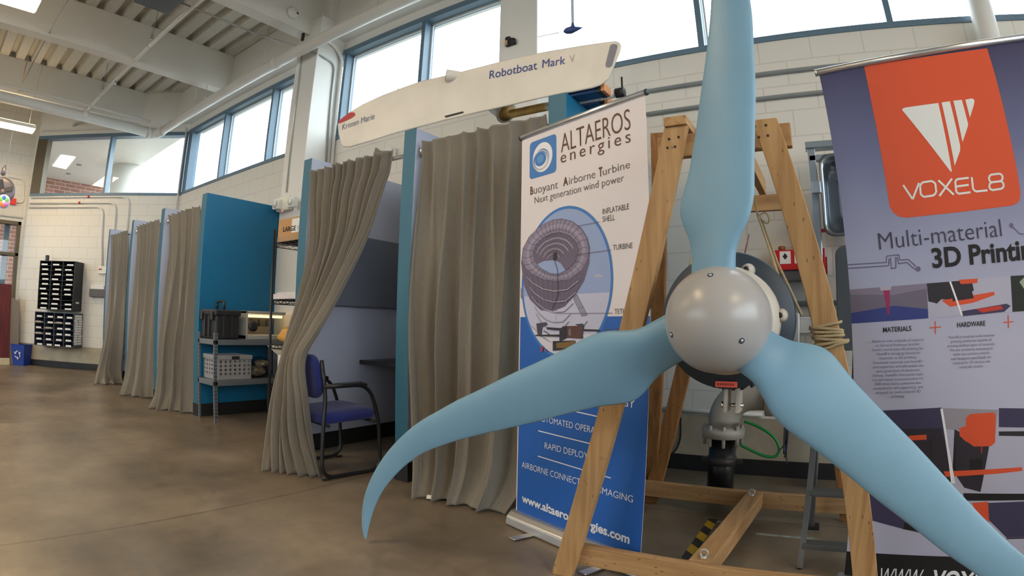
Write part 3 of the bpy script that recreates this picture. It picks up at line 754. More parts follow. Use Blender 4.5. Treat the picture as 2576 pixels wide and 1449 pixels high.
def blade(deg):
    th = radians(deg); ax = Vector((sin(th), 0, cos(th))); of = Vector((cos(th), 0, -sin(th))); rows = []
    NS = 28
    for i in range((len(ST) - 1) * 3 + 1):
        t = i / ((len(ST) - 1) * 3)
        s, lo, hi, tk, tw = (cr([q[k] for q in ST], t) for k in range(5))
        mid, half = (lo + hi) / 2, max((hi - lo) / 2, .002); row = []
        for k in range(NS + 1):
            a = 2 * pi * k / NS; c = cos(a)
            y = tk * .5 * sin(a) * (1.0 - .25 * c * 0 + .35 * c)        # fuller towards the leading edge
            y += -tw * c + .25 * tk * (1 - c * c) * -1
            row.append(RCEN + ax * s + of * (mid + half * c) + Vector((0, y - .0, 0)))
        rows.append(row)
    mb = MB().grid(rows); mb.add(rows[-1][:-1], [tuple(range(NS))])
    return mb.build('blade', M_blade, tb)
for d in (0, 120, 240): blade(d)
# domed hub cover: sphere with a flatter back, gasket slots where the blades leave
prof = [(-.165 * cos(a) , .162 * sin(a)) for a in [pi / 2 * k / 18 for k in range(19)]]
prof += [(.03, .163), (.075, .161), (.085, .15)]
NC = HUB + Vector((.012, -.03, 0))
cover = MB().lathe(prof, NC, (0, 1, 0), 64).build('hub_cover', M_nose, tb)
for px, py in ((1787, 692), (1689, 842), (1866, 857)):
    d = ray(px, py); oc = EYE - NC; bq = d.dot(oc); cq = oc.dot(oc) - .1635 ** 2; dd = bq * bq - cq
    if dd > 0:
        p = EYE + d * (-bq - sqrt(dd)); n = (p - NC).normalized()
        MB().lathe([(-.004, .0085), (.0015, .0085), (.0015, .0062)], p, n, 16).build('screw_recess', M_darkb, cover)
        MB().lathe([(-.002, .0055), (.003, .0045), (.003, .0)], p, n, 12).build('screw', M_alu, cover)
cast = MB().lathe([(.085, .15), (.10, .168), (.14, .178), (.22, .178)], NC, (0, 1, 0), 56).build('back_casting', M_cast, tb)
for k in (-1, 0, 1):
    a = radians(5 + 62 * k); c = NC + Vector((cos(a) * .180, .16, sin(a) * .180))
    MB().lathe([(-.02, .016), (.03, .024)], c, (0, 1, 0), 18).build('lug', M_cast, cast)
    MB().lathe([(-.023, .009), (-.018, .009)], c, (0, 1, 0), 12).build('lug_bolt', M_black, cast)
RC = Vector((-.335, 1.92, 1.078))
MB().lathe([(0, .10), (0, .234), (.012, .24), (.05, .24), (.06, .232), (.06, .12)], RC, (0, 1, 0), 64).build('rim_ring', M_darkb, tb)
MB().lathe([(.06, .225), (.12, .222), (.30, .20), (.46, .15), (.52, .09), (.53, 0)], RC, (0, 1, 0), 48).build('nacelle', M_nac, tb)
b = MB()
for k in range(16):
    a = radians(200 + k * 9); c = RC + Vector((cos(a) * .225, .10, sin(a) * .225)); b.frame(c + Vector((-.004, 0, -.03)), (.008, 0, 0), (0, .2, 0), (0, 0, .04))
b.build('cooling_fins', M_black, tb)
pt = Plane((-.40, 1.915, .83), (1, 0, 0), (0, 0, 1))
tg = MB(); tg.frame((-.372, 1.914, .846), (.078, 0, 0), (0, .004, 0), (0, 0, .020)); tg = tg.build('orange_tag', mat('orange_tag', rgb(240, 98, 72)[:3], .5), tb)
M_tagink = mat('tag_ink', rgb(150, 40, 40)[:3], .6)
b = MB()
for k in range(7): b.frame((-.365 + k * .009, 1.9135, .852), (.006, 0, 0), (0, .001, 0), (0, 0, .008))
b.build('tag_print', M_tagink, tg)
# side bracket with bolt, lower clevis
b = MB().box((-.10, 1.99, 1.03), (.045, 2.02, 1.085)).box((-.11, 1.98, .98), (-.085, 2.03, 1.10)); b.build('side_bracket', M_alu, tb, bevel=.003)
MB().lathe([(0, .015), (.012, .015), (.014, .01), (.02, .01)], (-.01, 1.99, 1.058), (0, -1, 0), 6).build('bracket_bolt', M_chrome, tb)
b = MB().box((-.36, 2.02, .74), (-.345, 2.10, .86)).box((-.315, 2.02, .74), (-.30, 2.10, .86)); b.build('clevis', M_cast, tb, bevel=.003)
MB().lathe([(0, .012), (.014, .012), (.016, .007)], (-.36, 2.06, .765), (-1, 0, 0), 6).tube([(-.37, 2.06, .765), (-.29, 2.06, .765)], .007, 8).build('clevis_bolt', M_chrome, tb)

# ------------------------------------------------------------------ standing pipe with elbow behind the turbine
sp_ = thing('standpipe', (-.55, 3.30, 0), 'black pipe with a grey flanged elbow rising behind the wooden frame', 'pipe')
pc_ = onY(1820, 1085, 3.30); X_, Zf = pc_.x, pc_.z
M_blackpipe = mat('black_pipe', (.010, .010, .011), .3, var=.3, vscale=30)
MB().lathe([(0, .082), (Zf - .06, .082), (Zf - .06, .078), (Zf - .02, .078)], (X_, 3.30, 0), UP, 32).build('pipe', M_blackpipe, sp_)
flg = MB().lathe([(0, .128), (.022, .128), (.024, .13), (.05, .13), (.052, .10), (.06, .094)], (X_, 3.30, Zf - .03), UP, 40).build('flange', M_cast, sp_)
for k in range(8):
    a = 2 * pi * k / 8 + .2; MB().lathe([(-.05, .011), (.075, .011)], (X_ + .112 * cos(a), 3.30 + .112 * sin(a), Zf - .03), UP, 6).build('flange_bolt', M_cast, flg)
el = [Vector((X_, 3.30, Zf + .02)), Vector((X_, 3.30, Zf + .06))] + arc((X_ + .17, 3.30, Zf + .06), (-1, 0, 0), (0, 0, 1), .17, 0, pi / 2, 10) + [Vector((X_ + .26, 3.30, Zf + .23))]
MB().tube(el, [.092] * 2 + [.096] * 11 + [.092], 28).build('elbow', M_cast, sp_)
MB().lathe([(0, .125), (.03, .125), (.034, .125), (.06, .125)], (X_ + .25, 3.30, Zf + .23), (1, 0, 0), 36).build('flange', M_cast, sp_)
MB().lathe([(0, .095), (.25, .095), (.25, .0)], (X_ + .30, 3.30, Zf + .23), (1, 0, 0), 28).build('pipe', M_cast, sp_)
MB().lathe([(0, .088), (.05, .088)], (X_, 3.30, Zf - .20), UP, 32).box((X_ - .125, 3.285, Zf - .19), (X_ + .125, 3.315, Zf - .165)).build('clamp', mat('clamp_grey', rgb(70, 66, 62)[:3], .5, metal=.4), sp_)
q = [onY(*p, 3.22) for p in ((1872, 1060), (1905, 1072), (1945, 1098), (1960, 1128), (1950, 1148), (1920, 1146), (1880, 1128), (1862, 1118))]
gh = [cr(q, k / 40) for k in range(41)]
o = MB().tube(gh, .0085, 10).build('green_hose', mat('green_rubber', rgb(20, 140, 66)[:3], .4)); tag(o, 'thin green hose looping beside the grey flanged elbow', 'hose')
wt = thing('wire_bundle', onY(1975, 1110, 2.3), 'dangling bundle of cut black wires with coloured ends under the turbine', 'wires')
rnd = random.Random(2)
for k in range(7):
    a = onY(1978 + rnd.uniform(-3, 3), 1050, 2.3); mid = onY(1977 + rnd.uniform(-5, 5), 1105, 2.3); c = onY(1974 + rnd.uniform(-16, 14), 1140 + rnd.uniform(-10, 28), 2.3)
    MB().tube([cr([a, mid, c], j / 10) for j in range(11)], .0032, 6).build('wire', [M_black, M_black, mat('wire_blue', rgb(60, 70, 150)[:3], .4), M_black, mat('wire_teal', rgb(10, 70, 80)[:3], .4), M_black, M_black][k], wt)

# ------------------------------------------------------------------ wooden A-frame stand
M_wood = wood_mat('pine_board', rgb(188, 150, 102), rgb(158, 118, 74), 2)
M_woody = wood_mat('pine_board_rail', rgb(184, 146, 100), rgb(156, 116, 74), 0)
M_woodd = wood_mat('pine_board_depth', rgb(190, 150, 102), rgb(160, 118, 74), 1)
M_woodk = wood_mat('aged_pine_board', rgb(158, 108, 56), rgb(118, 76, 38), 2)
M_nail = mat('nail_hole', (.03, .022, .018), .7)
FY = 1.97
fr = thing('wooden_frame', (-.35, 2.5, 0), 'pine A-frame stand of rough boards around the wind turbine', 'wooden frame')
def down(p, q, z=0):                   # carry the line p-q on to height z
    p, q = Vector(p), Vector(q); return p + (q - p) * ((z - p.z) / (q.z - p.z))
tl, bl = onY(1702, 322, FY), onY(1422, 1425, FY)
bl = down(tl, bl, .0)
def leg(p, q, m=M_wood, w=.089, t=.038):
    """board with its foot cut level with the floor"""
    d = (q - p).normalized(); a = Vector((1, 0, 0)); hw = w / 2 / max(abs(d.z), .3)
    o = MB().hexa([p + Vector((-hw, -t / 2, 0)), p + Vector((hw, -t / 2, 0)), p + Vector((hw, t / 2, 0)), p + Vector((-hw, t / 2, 0)),
                   q + Vector((-hw, -t / 2, 0)), q + Vector((hw, -t / 2, 0)), q + Vector((hw, t / 2, 0)), q + Vector((-hw, t / 2, 0))])
    return o.build('leg', m, fr, bevel=.003)
left_leg = leg(bl, tl)
tr, br_ = onY(1924, 303, FY), onY(2172, 1400, FY); br_ = down(tr, br_, 0)
right_leg = leg(br_, tr)
def holes(pts, Y, board_):
    for p in pts: MB().lathe([(0, .005), (.002, .005)], onY(*p, Y), (0, -1, 0), 10).build('bolt_hole', M_nail, board_)
holes([(1683, 350), (1707, 345), (1679, 372), (1698, 369)], FY - .0195, left_leg)
holes([(1899, 318), (1927, 315), (1909, 345), (1932, 341)], FY - .0195, right_leg)
RY = 3.09
rtl, rbl = Vector((-.585, RY + .02, 1.78)), Vector((-.968, RY + .02, 0)); leg(rbl, rtl, M_woodk)
rtr, rbr = Vector((-.17, RY + .02, 1.78)), Vector((.20, RY + .02, 0)); leg(rbr, rtr, M_woodk)
def board(a, b, m): return MB().box(a, b).build('rail', m, fr, bevel=.003)
board((bl.x - .0, FY + .02, .055), (.30, FY + .058, .145), M_woody)
board((-1.04, RY - .038, .055), (.28, RY, .145), M_woody)
board((-.60, FY + .02, 1.70), (-.08, FY + .058, 1.79), M_woody)
board((-.66, RY - .038, 1.69), (-.12, RY, 1.78), M_woody)
cb_ = MB().hexa([(-.455, FY + .058, .06), (-.366, FY + .058, .06), (-.288, RY - .038, .06), (-.377, RY - .038, .06), (-.455, FY + .058, .148), (-.366, FY + .058, .148), (-.288, RY - .038, .148), (-.377, RY - .038, .148)])
cb_.build('floor_beam', M_woodd, fr, bevel=.003)
for x, y in ((-.345, RY - .11), (-.404, FY + .10)):
    MB().tube([(x + .016 * cos(a), y, .166 + .016 * sin(a)) for a in [2 * pi * k / 16 for k in range(16)]], .004, 8, closed=True).lathe([(-.012, .014), (.004, .014)], (x, y, .15), UP, 12).build('eye_bolt', M_galv, fr)
board((-.335, FY + .058, 1.79), (-.297, RY + .03, 1.88), M_woodd)
board((-.555, FY - .03, 1.812), (-.465, FY + .3, 1.85), M_woodd)
a, c = onY(1655, 335, 2.75), Vector((-.985, 3.16, 0))
MB().bar(c, a, .075, .038, (0, 1, 0)).build('leaning_board', M_woodk, fr, bevel=.003)
# ropes
M_rope = mat('beige_rope', rgb(176, 158, 122)[:3], .85, bump=.6, bscale=250)
rp_ = thing('rope', onY(1910, 545, 2.5), 'beige rope slung from the ridge board down to the turbine', 'rope')
MB().tube([onY(1903, 532, 2.5), onY(1940, 640, 2.3), onY(1984, 772, 2.08)], .006, 8).build('strand', M_rope, rp_)
MB().tube([onY(1912, 545, 2.5), onY(1955, 660, 2.35), onY(2016, 792, 2.2)], .006, 8).build('strand', M_rope, rp_)
MB().tube([cr([onY(*p, 2.48) for p in ((1905, 545), (1925, 535), (1935, 552), (1928, 562), (1910, 545), (1902, 520), (1900, 500))], k / 30) for k in range(31)], .004, 8).build('knot', M_rope, rp_)
MB().tube([onY(1742, 640, 2.2), onY(1733, 680, 2.05)], .006, 8).build('strand', M_rope, rp_)
MB().tube([onY(1884, 590, 2.5), onY(1873, 640, 2.2)], .003, 6).build('strand', mat('red_cord', rgb(110, 44, 40)[:3], .7), rp_)
rw = thing('rope', onY(2080, 845, FY), 'beige rope wound several turns around the right front leg', 'rope')
lg = lambda z: down(br_, tr, z)
def turn(z0, dz, rx, n=28):
    out = []
    for k in range(n):
        a = 2 * pi * k / n; ca, sa = cos(a), sin(a); q = 1 / max(abs(ca) / 1, abs(sa) / 1) ** .75
        c = lg(z0 + dz * ca); out.append(c + Vector((rx * ca * q * .98, .030 * sa * q, 0)))
    return out
z0 = onY(2080, 845, FY).z
for k, (dz, w) in enumerate(((.012, .058), (-.006, .056), (.0, .055), (.003, .056), (-.004, .056), (.010, .062), (.022, .068))):
    MB().tube(turn(z0 + .036 - k * .012, dz, w), .0052, 8, closed=True).build('coil', M_rope, rw)

# floor tape
M_tape = bpy.data.materials.new('hazard_tape'); M_tape.use_nodes = True
_n = M_tape.node_tree.nodes; _l = M_tape.node_tree.links
_tc = _n.new('ShaderNodeTexCoord'); _wv = _n.new('ShaderNodeTexWave'); _wv.bands_direction = 'DIAGONAL'; _wv.inputs['Scale'].default_value = 3.4
_l.new(_tc.outputs['Object'], _wv.inputs['Vector']); _rp = _n.new('ShaderNodeValToRGB'); _rp.color_ramp.interpolation = 'CONSTANT'
_rp.color_ramp.elements[0].color = (.02, .02, .02, 1); _rp.color_ramp.elements[1].position = .5; _rp.color_ramp.elements[1].color = rgb(196, 158, 24)
_l.new(_wv.outputs['Fac'], _rp.inputs['Fac']); _l.new(_rp.outputs['Color'], _n['Principled BSDF'].inputs['Base Color'])
p1, p2 = Vector((-.535, 2.95, 0)), Vector((-.545, 2.36, 0))
o = MB().box((p2.x - .021, p2.y, .0), (p1.x + .021, p1.y, .0015)).build('floor_tape', M_tape); tag(o, 'worn yellow and black hazard tape on the floor inside the wooden frame', 'tape')
o = MB().box((-.52, 2.90, 0), (-.40, 2.93, .001)).build('floor_tape', mat('pale_tape', rgb(150, 156, 148)[:3], .7, var=.3, vscale=30)); tag(o, 'short pale tape strip at the top end of the hazard tape', 'tape')
o = MB().box((-.28, 2.78, 0), (.02, 2.805, .001)).build('floor_tape', mat('pale_tape', rgb(150, 156, 148)[:3], .7)); tag(o, 'long faint tape line on the floor between the floor beam and the ladder', 'tape')

# small step ladder behind the right leg
ld = thing('step_ladder', (0, 2.6, 0), 'dull aluminium step ladder behind the right leg of the wooden frame', 'ladder')
M_ladder = mat('dull_aluminium', rgb(104, 104, 102)[:3], .55, metal=.4)
ltop = onY(2050, 1070, 2.66)
for x in (0, .40):
    MB().bar((-.03 + x, 2.41, .0), ltop + Vector((x, 0, 0)), .028, .05, (0, 1, 0)).build('front_rail', M_ladder, ld, bevel=.003)
    MB().bar((.0 + x, 2.95, .0), ltop + Vector((x, .03, 0)), .028, .03, (0, 1, 0)).build('rear_rail', M_ladder, ld, bevel=.003)
for z in (.10, .32, .54):
    p = Vector((-.03, 2.41, 0)).lerp(ltop, z / ltop.z); MB().box((p.x, p.y - .035, z - .012), (p.x + .40, p.y + .035, z + .012)).build('step', M_ladder, ld, bevel=.003)
MB().box((0, 2.93, .18), (.40, 2.95, .205)).build('brace', M_ladder, ld, bevel=.002)
for x in (0, .4): MB().box((-.02 + x, 2.92, 0), (.04 + x, 2.99, .02)).build('foot', M_black, ld, bevel=.003)
# ------------------------------------------------------------------ roll-up banner, wind power
def flat(name, r, g, b, rough=.5): return mat(name, rgb(r, g, b)[:3], rough)
M_bblue = flat('print_blue', 30, 98, 186); M_bring = flat('print_ring_blue', 58, 122, 196); M_brown = flat('print_brown', 92, 56, 36)
M_pgr = flat('print_grey', 92, 84, 84); M_psky = flat('print_sky', 150, 170, 214); M_psky2 = flat('print_low_sky', 196, 198, 224)
M_psnow = flat('print_snow', 216, 214, 228); M_ptor = flat('print_shell', 142, 134, 160); M_ptor2 = flat('print_shell_dark', 108, 98, 122); M_pline = flat('print_line', 62, 54, 70)
M_prust = flat('print_rust', 96, 62, 56); M_pdark = flat('print_dark', 46, 42, 52); M_pyel = flat('print_ochre', 128, 100, 52); M_pred = flat('print_red', 190, 60, 48)
M_pwhite = mat('print_lettering_white', rgb(236, 238, 244)[:3], .5); M_phoop = flat('print_hoop', 186, 182, 198)
A = Plane((-1.461, 2.395, 0), (.944, -.33, 0), (0, 0, 1)); AW, AV0, AV1 = .822, .075, 2.05
al = thing('roll_up_banner', A.at(AW / 2, 0), 'tall white and blue wind power roll-up banner in front of the closed curtain', 'banner')
b = MB(); b.frame(A.at(-.008, AV0, -.002), A.u * (AW + .008), A.n * .002, A.v * (AV1 - AV0))
sheet = b.build('printed_sheet', M_print_white, al)
MB().tube([A.at(-.012, AV1 + .004), A.at(AW + .006, AV1 + .004)], .014, 14).build('top_rail', M_alu, al)
for uu, s in ((-.012, -1), (AW + .006, 1)): MB().lathe([(0, .015), (.008, .015)], A.at(uu, AV1 + .004), A.u * s, 14).build('rail_cap', M_darkb, al)
MB().tube([A.at(.40, .05, -.06), A.at(.40, AV1, -.02)], .010, 10).build('support_pole', M_alu, al)
prof = [(-.055, .004), (-.05, .055), (-.02, .082), (.02, .078), (.05, .05), (.058, .004)]
MB().prism([A.at(-.03, y, x) for x, y in prof], A.u * (AW + .06)).build('base_cassette', M_alu, al, bevel=.008, seg=3)
for px in ((1322, 1350), (1500, 1432)):
    p = onZ(*px, .004); q = A.at((p - A.o).dot(A.u), 0, .03)
    MB().bar(p + (p - q).normalized() * .09 + Vector((0, 0, .004)), q + Vector((0, 0, .004)), .045, .006, (0, 0, 1)).build('swing_foot', M_alu, al, bevel=.003)
D = .0007
def clampA(uvs, w): return [(min(max(a, 0), w), b) for a, b in uvs]
def art(name, plane, polys, parent, d, w):
    """printed shapes of one picture; polys = [(material, uv list, closed?, line width)]"""
    mats = []; mb = MB()
    for k, (m, uvs, lw) in enumerate(polys):
        if m not in mats: mats.append(m)
        uvs = clampA(uvs, w)
        if lw: plane.line(mb, uvs, lw, d + k * .00004, mats.index(m))
        else: plane.poly(mb, uvs, d + k * .00004, mats.index(m))
    return mb.build(name, mats, parent)
vb = A.uv(1620, 795)[1]
art('blue_panel', A, [(M_bblue, [(-.008, AV0), (AW, AV0), (AW, vb), (-.008, vb)], 0)], sheet, .0006, AW)
Z = lambda pts: [A.uv(*p) for p in zs(pts, 1300, 480, 3.294)]
cu = A.uv(*zs([(392, 130)], 1300, 480, 3.294)[0]); cv = A.uv(*zs([(800, 722)], 1300, 480, 3.294)[0])
CC, CRr = (cu[0], cv[1]), cv[0] - cu[0]
def circ(c, r, n=72, ry=None, a0=0, a1=2 * pi): return [(c[0] + r * cos(a0 + (a1 - a0) * k / n), c[1] + (ry or r) * sin(a0 + (a1 - a0) * k / n)) for k in range(n + (0 if abs(a1 - a0 - 2 * pi) < 1e-6 else 1))]
cry = cu[1] - cv[1]
def clipc(uvs): # keep inside the picture disc
    out = []
    for a, b_ in uvs:
        x, y = (a - CC[0]) / (CRr - .014), (b_ - CC[1]) / (cry - .014); r = sqrt(x * x + y * y)
        if r > 1: x /= r; y /= r
        out.append((CC[0] + x * (CRr - .014), CC[1] + y * (cry - .014)))
    return out
def chord(v, n=30):                    # part of the disc below height v
    rr, ry = CRr - .014, cry - .014; s = (v - CC[1]) / ry; a = math.asin(max(-1, min(1, s)))
    return circ(CC, rr, n, ry, pi - a, 2 * pi + a)
hole = Z([(135, 510), (160, 450), (220, 390), (300, 355), (360, 345), (440, 370), (500, 430), (520, 500), (490, 590), (430, 650), (350, 690), (280, 685), (200, 640), (150, 580)])
body = Z([(38, 600), (52, 480), (105, 380), (200, 290), (300, 240), (370, 230), (460, 250), (540, 310), (590, 390), (610, 470), (605, 600), (560, 750), (490, 860), (400, 960), (300, 1000), (200, 990), (110, 900), (60, 780)])
front = Z([(45, 570), (60, 470), (110, 375), (200, 290), (300, 243), (370, 233), (460, 253), (535, 310), (583, 390), (600, 470), (592, 560), (540, 660), (440, 735), (320, 750), (220, 735), (130, 690), (75, 640)])
pol = [(M_bring, circ(CC, CRr, 90, cry), 0), (M_psky, circ(CC, CRr - .014, 90, cry - .014), 0),
       (M_psky2, chord(Z([(400, 860)])[0][1]), 0), (M_psnow, chord(Z([(400, 1185)])[0][1]), 0),
       (M_psnow, clipc(Z([(30, 1200), (60, 1170), (140, 1175), (220, 1200), (300, 1230), (300, 1270), (30, 1260)])), 0),
       (M_phoop, Z([(640, 705), (680, 690), (715, 700), (700, 715), (650, 715)]), 0),
       (flat('print_tail', 150, 150, 172), Z([(470, 890), (500, 858), (588, 1030), (540, 1040)]), 0), (M_pline, Z([(470, 890), (500, 858), (588, 1030), (540, 1040), (470, 890)]), .002), (M_pline, Z([(515, 975), (552, 962)]), .0015),
       (flat('print_fin', 128, 124, 150), Z([(34, 880), (34, 800), (60, 850), (44, 900)]), 0),
       (M_ptor2, body, 0), (M_ptor, front, 0)]
mid = lambda p, q, t: (p[0] + (q[0] - p[0]) * t, p[1] + (q[1] - p[1]) * t)
cf = (sum(p[0] for p in front) / len(front), sum(p[1] for p in front) / len(front)); ch_ = (sum(p[0] for p in hole) / len(hole), sum(p[1] for p in hole) / len(hole))
def at_ang(poly, c, a):
    best = None
    for i in range(len(poly)):
        p, q = poly[i - 1], poly[i]; dx, dy = cos(a), sin(a); ex, ey = q[0] - p[0], q[1] - p[1]; den = dx * ey - dy * ex
        if abs(den) < 1e-9: continue
        t = ((p[0] - c[0]) * ey - (p[1] - c[1]) * ex) / den; s = ((p[0] - c[0]) * dy - (p[1] - c[1]) * dx) / den
        if t > 0 and -1e-6 <= s <= 1 + 1e-6: best = (c[0] + dx * t, c[1] + dy * t)
    return best or c
for f, m, lw in ((.35, flat('print_shell_mid', 158, 150, 174), 0), (.62, M_ptor, 0)):   # lighter crest of the ring
    pol.append((m, [mid(at_ang(hole, ch_, 2 * pi * k / 48), at_ang(front, ch_, 2 * pi * k / 48), 1 - f) for k in range(48)], 0))
pol.append((M_ptor2, hole, 0))
for f in (.18, .36, .54, .72):         # hoops of the tunnel
    arcp = [mid(at_ang(hole, ch_, radians(8 + 164 * k / 24)), Z([(300, 590)])[0], f) for k in range(25)]
    pol.append((M_phoop, arcp, .006)); pol.append((M_pline, arcp, .0016))
pol.append((M_psky, Z([(165, 612), (230, 582), (310, 575), (365, 598), (410, 665), (350, 690), (280, 685), (205, 642)]), 0))
for k in range(18):
    a = radians(12 + k * 9); pol.append((M_pline, [at_ang(hole, ch_, a), mid(at_ang(hole, ch_, a), Z([(300, 600)])[0], .75)], .0012))
for k in range(34):
    a = 2 * pi * k / 34; p, q = at_ang(hole, ch_, a), at_ang(front, ch_, a); m_ = mid(p, q, .5); o_ = (m_[0] - ch_[0], m_[1] - ch_[1]); tx = (-o_[1] * .04, o_[0] * .04)
    pol.append((M_pline, [p, (m_[0] + tx[0], m_[1] + tx[1]), q], .0014))
pol.append((M_pline, hole + hole[:1], .0016)); pol.append((M_pline, front + front[:1], .0012))
pol.append((M_pline, [mid(at_ang(hole, ch_, 2 * pi * k / 60), at_ang(front, ch_, 2 * pi * k / 60), .22) for k in range(61)], .0012))
for dy in (45, 95, 140, 185, 220):     # rings of the underside
    s = 1 - dy / 520; pol.append((M_phoop, [(cf[0] + (p[0] - cf[0]) * s - .004, p[1] - dy * .00105 * (1 if p[1] < cf[1] else .2)) for p in Z([(75, 640), (130, 690), (220, 735), (320, 750), (440, 735), (540, 660)])], .004))
    pol.append((M_pline, [(cf[0] + (p[0] - cf[0]) * s - .004, p[1] - dy * .00105 - .004) for p in Z([(75, 640), (130, 690), (220, 735), (320, 750), (440, 735), (540, 660)])], .0014))
for x in range(90, 560, 42): pol.append((M_pline, Z([(x, 735 - abs(x - 320) * .22), (x * .72 + 85, 985 - abs(x - 310) * .35)]), .0012))
pol.append((M_pdark, Z([(305, 575), (310, 520), (330, 508), (338, 530), (325, 580)]), 0)); pol.append((M_pdark, Z([(318, 580), (342, 650), (345, 690), (350, 860), (300, 980)]), .003))
pol.append((M_pdark, Z([(328, 985), (330, 1090)]), .001))
for p in ([(160, 1203), (360, 1210), (555, 1222), (550, 1200), (360, 1190), (160, 1193)], [(255, 1130), (400, 1140), (690, 1150), (690, 1166), (400, 1158), (255, 1148)]): pol.append((M_pdark, Z(p), 0))
for p in ([(168, 1100), (250, 1088), (258, 1110), (215, 1130), (210, 1190), (180, 1190)], [(490, 1105), (555, 1100), (560, 1120), (548, 1210), (530, 1210), (528, 1130)]): pol.append((flat('print_iron', 70, 68, 86), Z(p), 0))
pol += [(M_prust, Z([(375, 1145), (385, 1122), (545, 1118), (540, 1225), (375, 1215)]), 0), (M_pdark, Z([(360, 1140), (425, 1120), (425, 1215), (360, 1250)]), 0), (flat('print_window', 120, 110, 120), Z([(435, 1150), (455, 1140), (457, 1195), (437, 1200)]), 0),
        (M_pdark, Z([(305, 1245), (490, 1240), (488, 1290), (360, 1320), (305, 1325)]), 0), (M_pyel, Z([(335, 1262), (488, 1245), (486, 1285), (400, 1305), (335, 1300)]), 0), (M_pdark, Z([(230, 1160), (290, 1200)]), .004), (M_pdark, Z([(555, 1130), (590, 1080)]), .003),
        (M_pred, Z([(205, 1310), (212, 1290), (222, 1305), (220, 1332), (206, 1332)]), 0), (M_pred, Z([(245, 1312), (252, 1308), (255, 1335), (247, 1335)]), 0), (M_pred, Z([(219, 1292), (226, 1286), (230, 1305), (221, 1307)]), 0)]
for p in ([(505, 295), (692, 258)], [(490, 530), (792, 490)], [(340, 1017), (797, 1013)]): pol.append((flat('print_leader', 110, 90, 90), Z(p), .0022))
art('turbine_picture', A, pol, sheet, .0012, AW)
# logo tile
Q = lambda pts: [A.uv(*p) for p in zs(pts, 1280, 230, 2.1625)]
def rr(x0, y0, x1, y1, r, n=6):
    out = []
    for cx, cy, a0 in ((x1 - r, y1 - r, 0), (x0 + r, y1 - r, pi / 2), (x0 + r, y0 + r, pi), (x1 - r, y0 + r, 1.5 * pi)):
        out += [(cx + r * cos(a0 + pi / 2 * k / n), cy + r * sin(a0 + pi / 2 * k / n)) for k in range(n + 1)]
    return out
l0, l1 = Q([(113, 481)])[0], Q([(259, 228)])[0]; tx, ty = l1[0] - l0[0], l1[1] - l0[1]
lc = lambda a, b_: (l0[0] + tx * a, l0[1] + ty * b_)
art('logo', A, [(M_bring, rr(l0[0], l0[1], l1[0], l1[1], .022), 0), (M_pwhite, circ(lc(.49, .50), tx * .37, 40, ty * .39), 0), (M_bring, circ(lc(.46, .455), tx * .285, 40, ty * .27), 0),
                (flat('print_pale_grey', 196, 192, 198), circ(lc(.43, .43), tx * .31, 40, ty * .27), 0), (M_bring, circ(lc(.42, .44), tx * .265, 40, ty * .225), 0), (M_pwhite, circ(lc(.435, .42), tx * .24, 40, ty * .21), 0), (M_bring, circ(lc(.42, .455), tx * .215, 40, ty * .18), 0), (flat('print_light_blue', 84, 150, 214), circ(lc(.41, .47), tx * .13, 30, ty * .11), 0)], sheet, .0008, AW)
T = lambda s, a, b_, cap, m, **k: A.text(s, *zs([a, b_], 1280, 230, 2.1625), cap / 2.1625, m, sheet, **k)
T('ALTAEROS', (285, 335), (664, 205), 103, M_brown, bold=-.008); T('energies', (283, 391), (664, 275), 62, M_brown, spacing=1.35, bold=-.003)
T('B', (118, 563), (132, 559), 42, M_brown, bold=.02); T('uoyant', (136, 558), (268, 527), 42, M_pgr, bold=-.008)
T('A', (297, 515), (323, 508), 44, M_brown, bold=.03); T('irborne', (328, 507), (471, 470), 42, M_pgr, bold=-.008)
T('T', (491, 464), (510, 459), 48, M_brown, bold=.03); T('urbine', (513, 458), (660, 416), 42, M_pgr, bold=-.008)
T('Next generation wind power', (141, 611), (628, 489), 36, M_pgr, bold=-.008)
T('INFLATABLE', (511, 669), (655, 640), 30, M_pgr); T('SHELL', (511, 711), (577, 700), 30, M_pgr); T('TURBINE', (568, 864), (674, 852), 29, M_pgr); T('TETHER', (576, 1210), (668, 1207), 27, M_pgr); T('GROUND', (523, 1318), (620, 1314), 27, M_pgr)
T2 = lambda s, a, b_, cap, **k: A.text(s, *zs([a, b_], 1280, 850, 2.42), cap / 2.42, M_pwhite, sheet, **k)
T2('ENERGY', (565, 388), (765, 428), 46); T2('AUTOMATED OPERATION', (178, 503), (625, 604), 36, bold=-.006); T2('RAPID DEPLOYMENT', (219, 672), (600, 768), 37, bold=-.006)
T2('AIRBORNE CONNECTIVITY', (80, 787), (530, 926), 36, bold=-.006); T2('IMAGING', (557, 945), (756, 1003), 40, bold=-.006); T2('www.altaerosenergies.com', (80, 995), (735, 1253), 46, bold=.03)
Z2 = lambda pts: [A.uv(*p) for p in zs(pts, 1280, 850, 2.42)]
for l1 in ([(200, 400), (625, 497)], [(180, 565), (630, 675)], [(177, 719), (622, 853)]): art('divider_line', A, [(M_pwhite, Z2(l1), .005)], sheet, .0012, AW)

